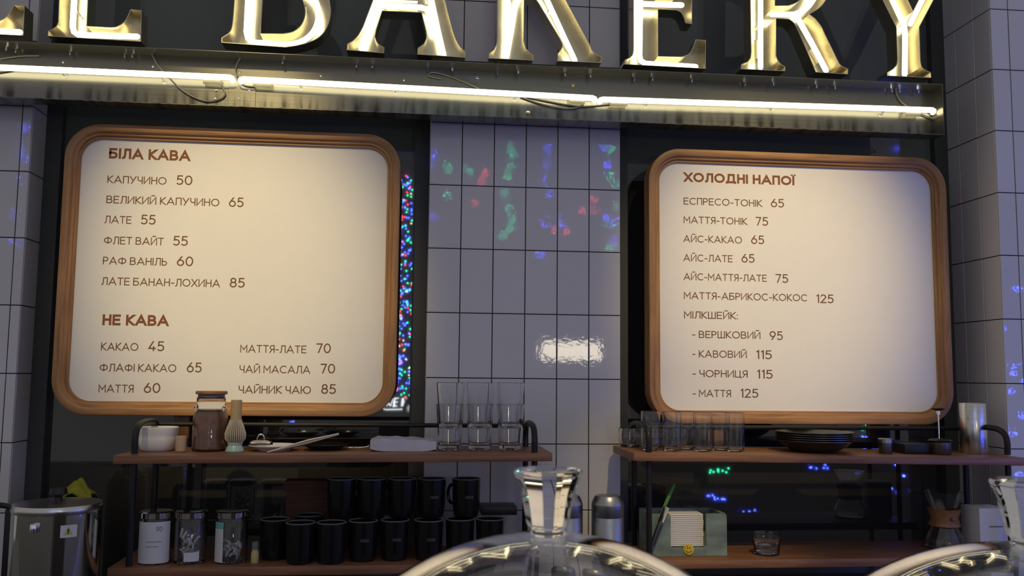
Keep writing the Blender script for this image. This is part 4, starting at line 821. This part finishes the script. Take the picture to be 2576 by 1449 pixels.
# ------------------------------------------------------------------ fairy light curtain in the room behind the camera, seen in the tiles and windows
def bulb_mat(n, c, s): return mat(n, c, 0.4, emit=c, est=s)
BL = {'b': bulb_mat('blue_bulb', (0.05, 0.09, 1.0), 200), 'g': bulb_mat('green_bulb', (0.02, 1.0, 0.45), 90), 'r': bulb_mat('red_bulb', (1.0, 0.05, 0.08), 110), 'w': bulb_mat('white_bulb', (1.0, 0.8, 0.5), 60)}
V = 4.7; bulbs = {c: [] for c in BL}
def led(px, py, c, plane=0.0): q = at(px, py, 2*plane+V); bulbs[c].append((Vector((q.x, -V, q.z)), .0048 if plane else .0090))
for px, py, c in ((1110, 335, 'g'), (1135, 421, 'g'), (1177, 430, 'g'), (1134, 488, 'g'), (1098, 391, 'b'), (1090, 415, 'b'), (1096, 545, 'b'), (1220, 434, 'r'), (1211, 457, 'r'), (1197, 510, 'r'), (1275, 372, 'g'), (1281, 395, 'g'), (1279, 424, 'g'), (1272, 447, 'g'), (1268, 490, 'g'), (1281, 528, 'g'), (1288, 553, 'g'), (1285, 577, 'g'), (1268, 593, 'g'),
                   (1382, 379, 'b'), (1376, 415, 'b'), (1372, 454, 'b'), (1375, 484, 'b'), (1366, 558, 'b'), (1414, 557, 'b'), (1428, 579, 'r'), (1392, 575, 'r'), (1467, 527, 'r'), (1496, 502, 'r'), (1492, 537, 'r'), (1514, 348, 'b'), (1518, 366, 'b'), (1526, 411, 'b'), (1535, 372, 'g'), (1537, 440, 'g'), (1549, 455, 'g'), (1548, 520, 'g'), (1524, 549, 'b'), (1550, 565, 'b'), (1530, 567, 'g'), (1532, 625, 'g'), (1545, 612, 'b'), (1362, 640, 'b'),
                   (55, 318, 'b'), (48, 366, 'b'), (52, 394, 'b'), (48, 449, 'b'), (33, 531, 'b'), (42, 606, 'b')):
    led(px, py, c)
for i in range(230):
    led(rnd.uniform(998, 1038), 440+560*rnd.random(), rnd.choice('bbbbbbggrw' if i % 3 else 'bbggrr'), .135)
for px, py, n, c in ((2275, 372, 6, 'b'), (1845, 1070, 4, 'b'), (1880, 1072, 3, 'b'), (1810, 1184, 9, 'g'), (1800, 1250, 9, 'b'), (1880, 1290, 6, 'b'), (2185, 1075, 7, 'g'), (2190, 1100, 12, 'b'), (2195, 1130, 10, 'b'), (720, 1065, 4, 'b'), (2060, 1175, 6, 'b'), (1000, 900, 8, 'b')):
    for _ in range(n): led(px+rnd.uniform(-24, 24), py+rnd.uniform(-7, 7), c, .135)
for i in range(30):                                      # the rest of the curtain, to the sides of the camera
    bulbs[rnd.choice('bbbg')].append((Vector((rnd.choice([rnd.uniform(-3.2, -1.6), rnd.uniform(2.6, 4.0)]), -V+rnd.uniform(-.1, .1), rnd.uniform(1.3, 3.2))), .005))
sgn = []
for ln in ([(1990, 1100), (2035, 1160)], [(1990, 1165), (2005, 1120)], [(2040, 1165), (2070, 1080), (2085, 1165)], [(2080, 1165), (2095, 1070)], [(2085, 1075), (2140, 1070)], [(2090, 1120), (2130, 1118)], [(2065, 1170), (2120, 1165)], [(2172, 1170), (2185, 1070)],
           [(2190, 1170), (2200, 1070)], [(2205, 1120), (2235, 1118)], [(2235, 1165), (2240, 1070)], [(2245, 1165), (2250, 1075), (2265, 1075)], [(1955, 1195), (1975, 1210), (2220, 1205), (2240, 1190)]):
    q_ = [at(560+x/4.83, 780+y/4.83, .27+V+.6) for x, y in ln]; sgn.append([Vector((q.x, -V-.6, q.z)) for q in q_])
ns = thing('neon_sign', 'small white neon sign mirrored in the dark window beside the coffee board', 'neon sign', sgn[0][0])
for ln in sgn:
    b = MB(); b.tube([q-sgn[0][0] for q in ln], 0.0045, 6); b.build('neon_stroke', mat('white_neon', (1, 1, 1), .4, emit=(.85, .92, 1.0), est=16) if ln is sgn[0] else bpy.data.materials['white_neon'], ns, weld=False)
for i in range(130):                                      # the curtain turns the corner and hangs along the right side of the room
    bulbs[rnd.choice('bbbbbbbbbg')].append((Vector((3.0+rnd.uniform(-.05, .05), -0.95-0.17*(i % 11), 0.7+1.5*rnd.random())), .0060))
lc = bpy.data.objects.new('light_curtain', None); COL.objects.link(lc); lc.location = (0.3, -V, 3.6); tag(lc, 'curtain of blue, green and red fairy lights mirrored in the tiles and dark windows', 'fairy lights')
for c, ps in bulbs.items():
    b = MB()
    for q, r_ in ps: b.ball(q-lc.location, r_, (1, 1, 1), 6)
    o = b.build('fairy_bulbs', BL[c], lc, weld=False); o['kind'] = 'stuff'
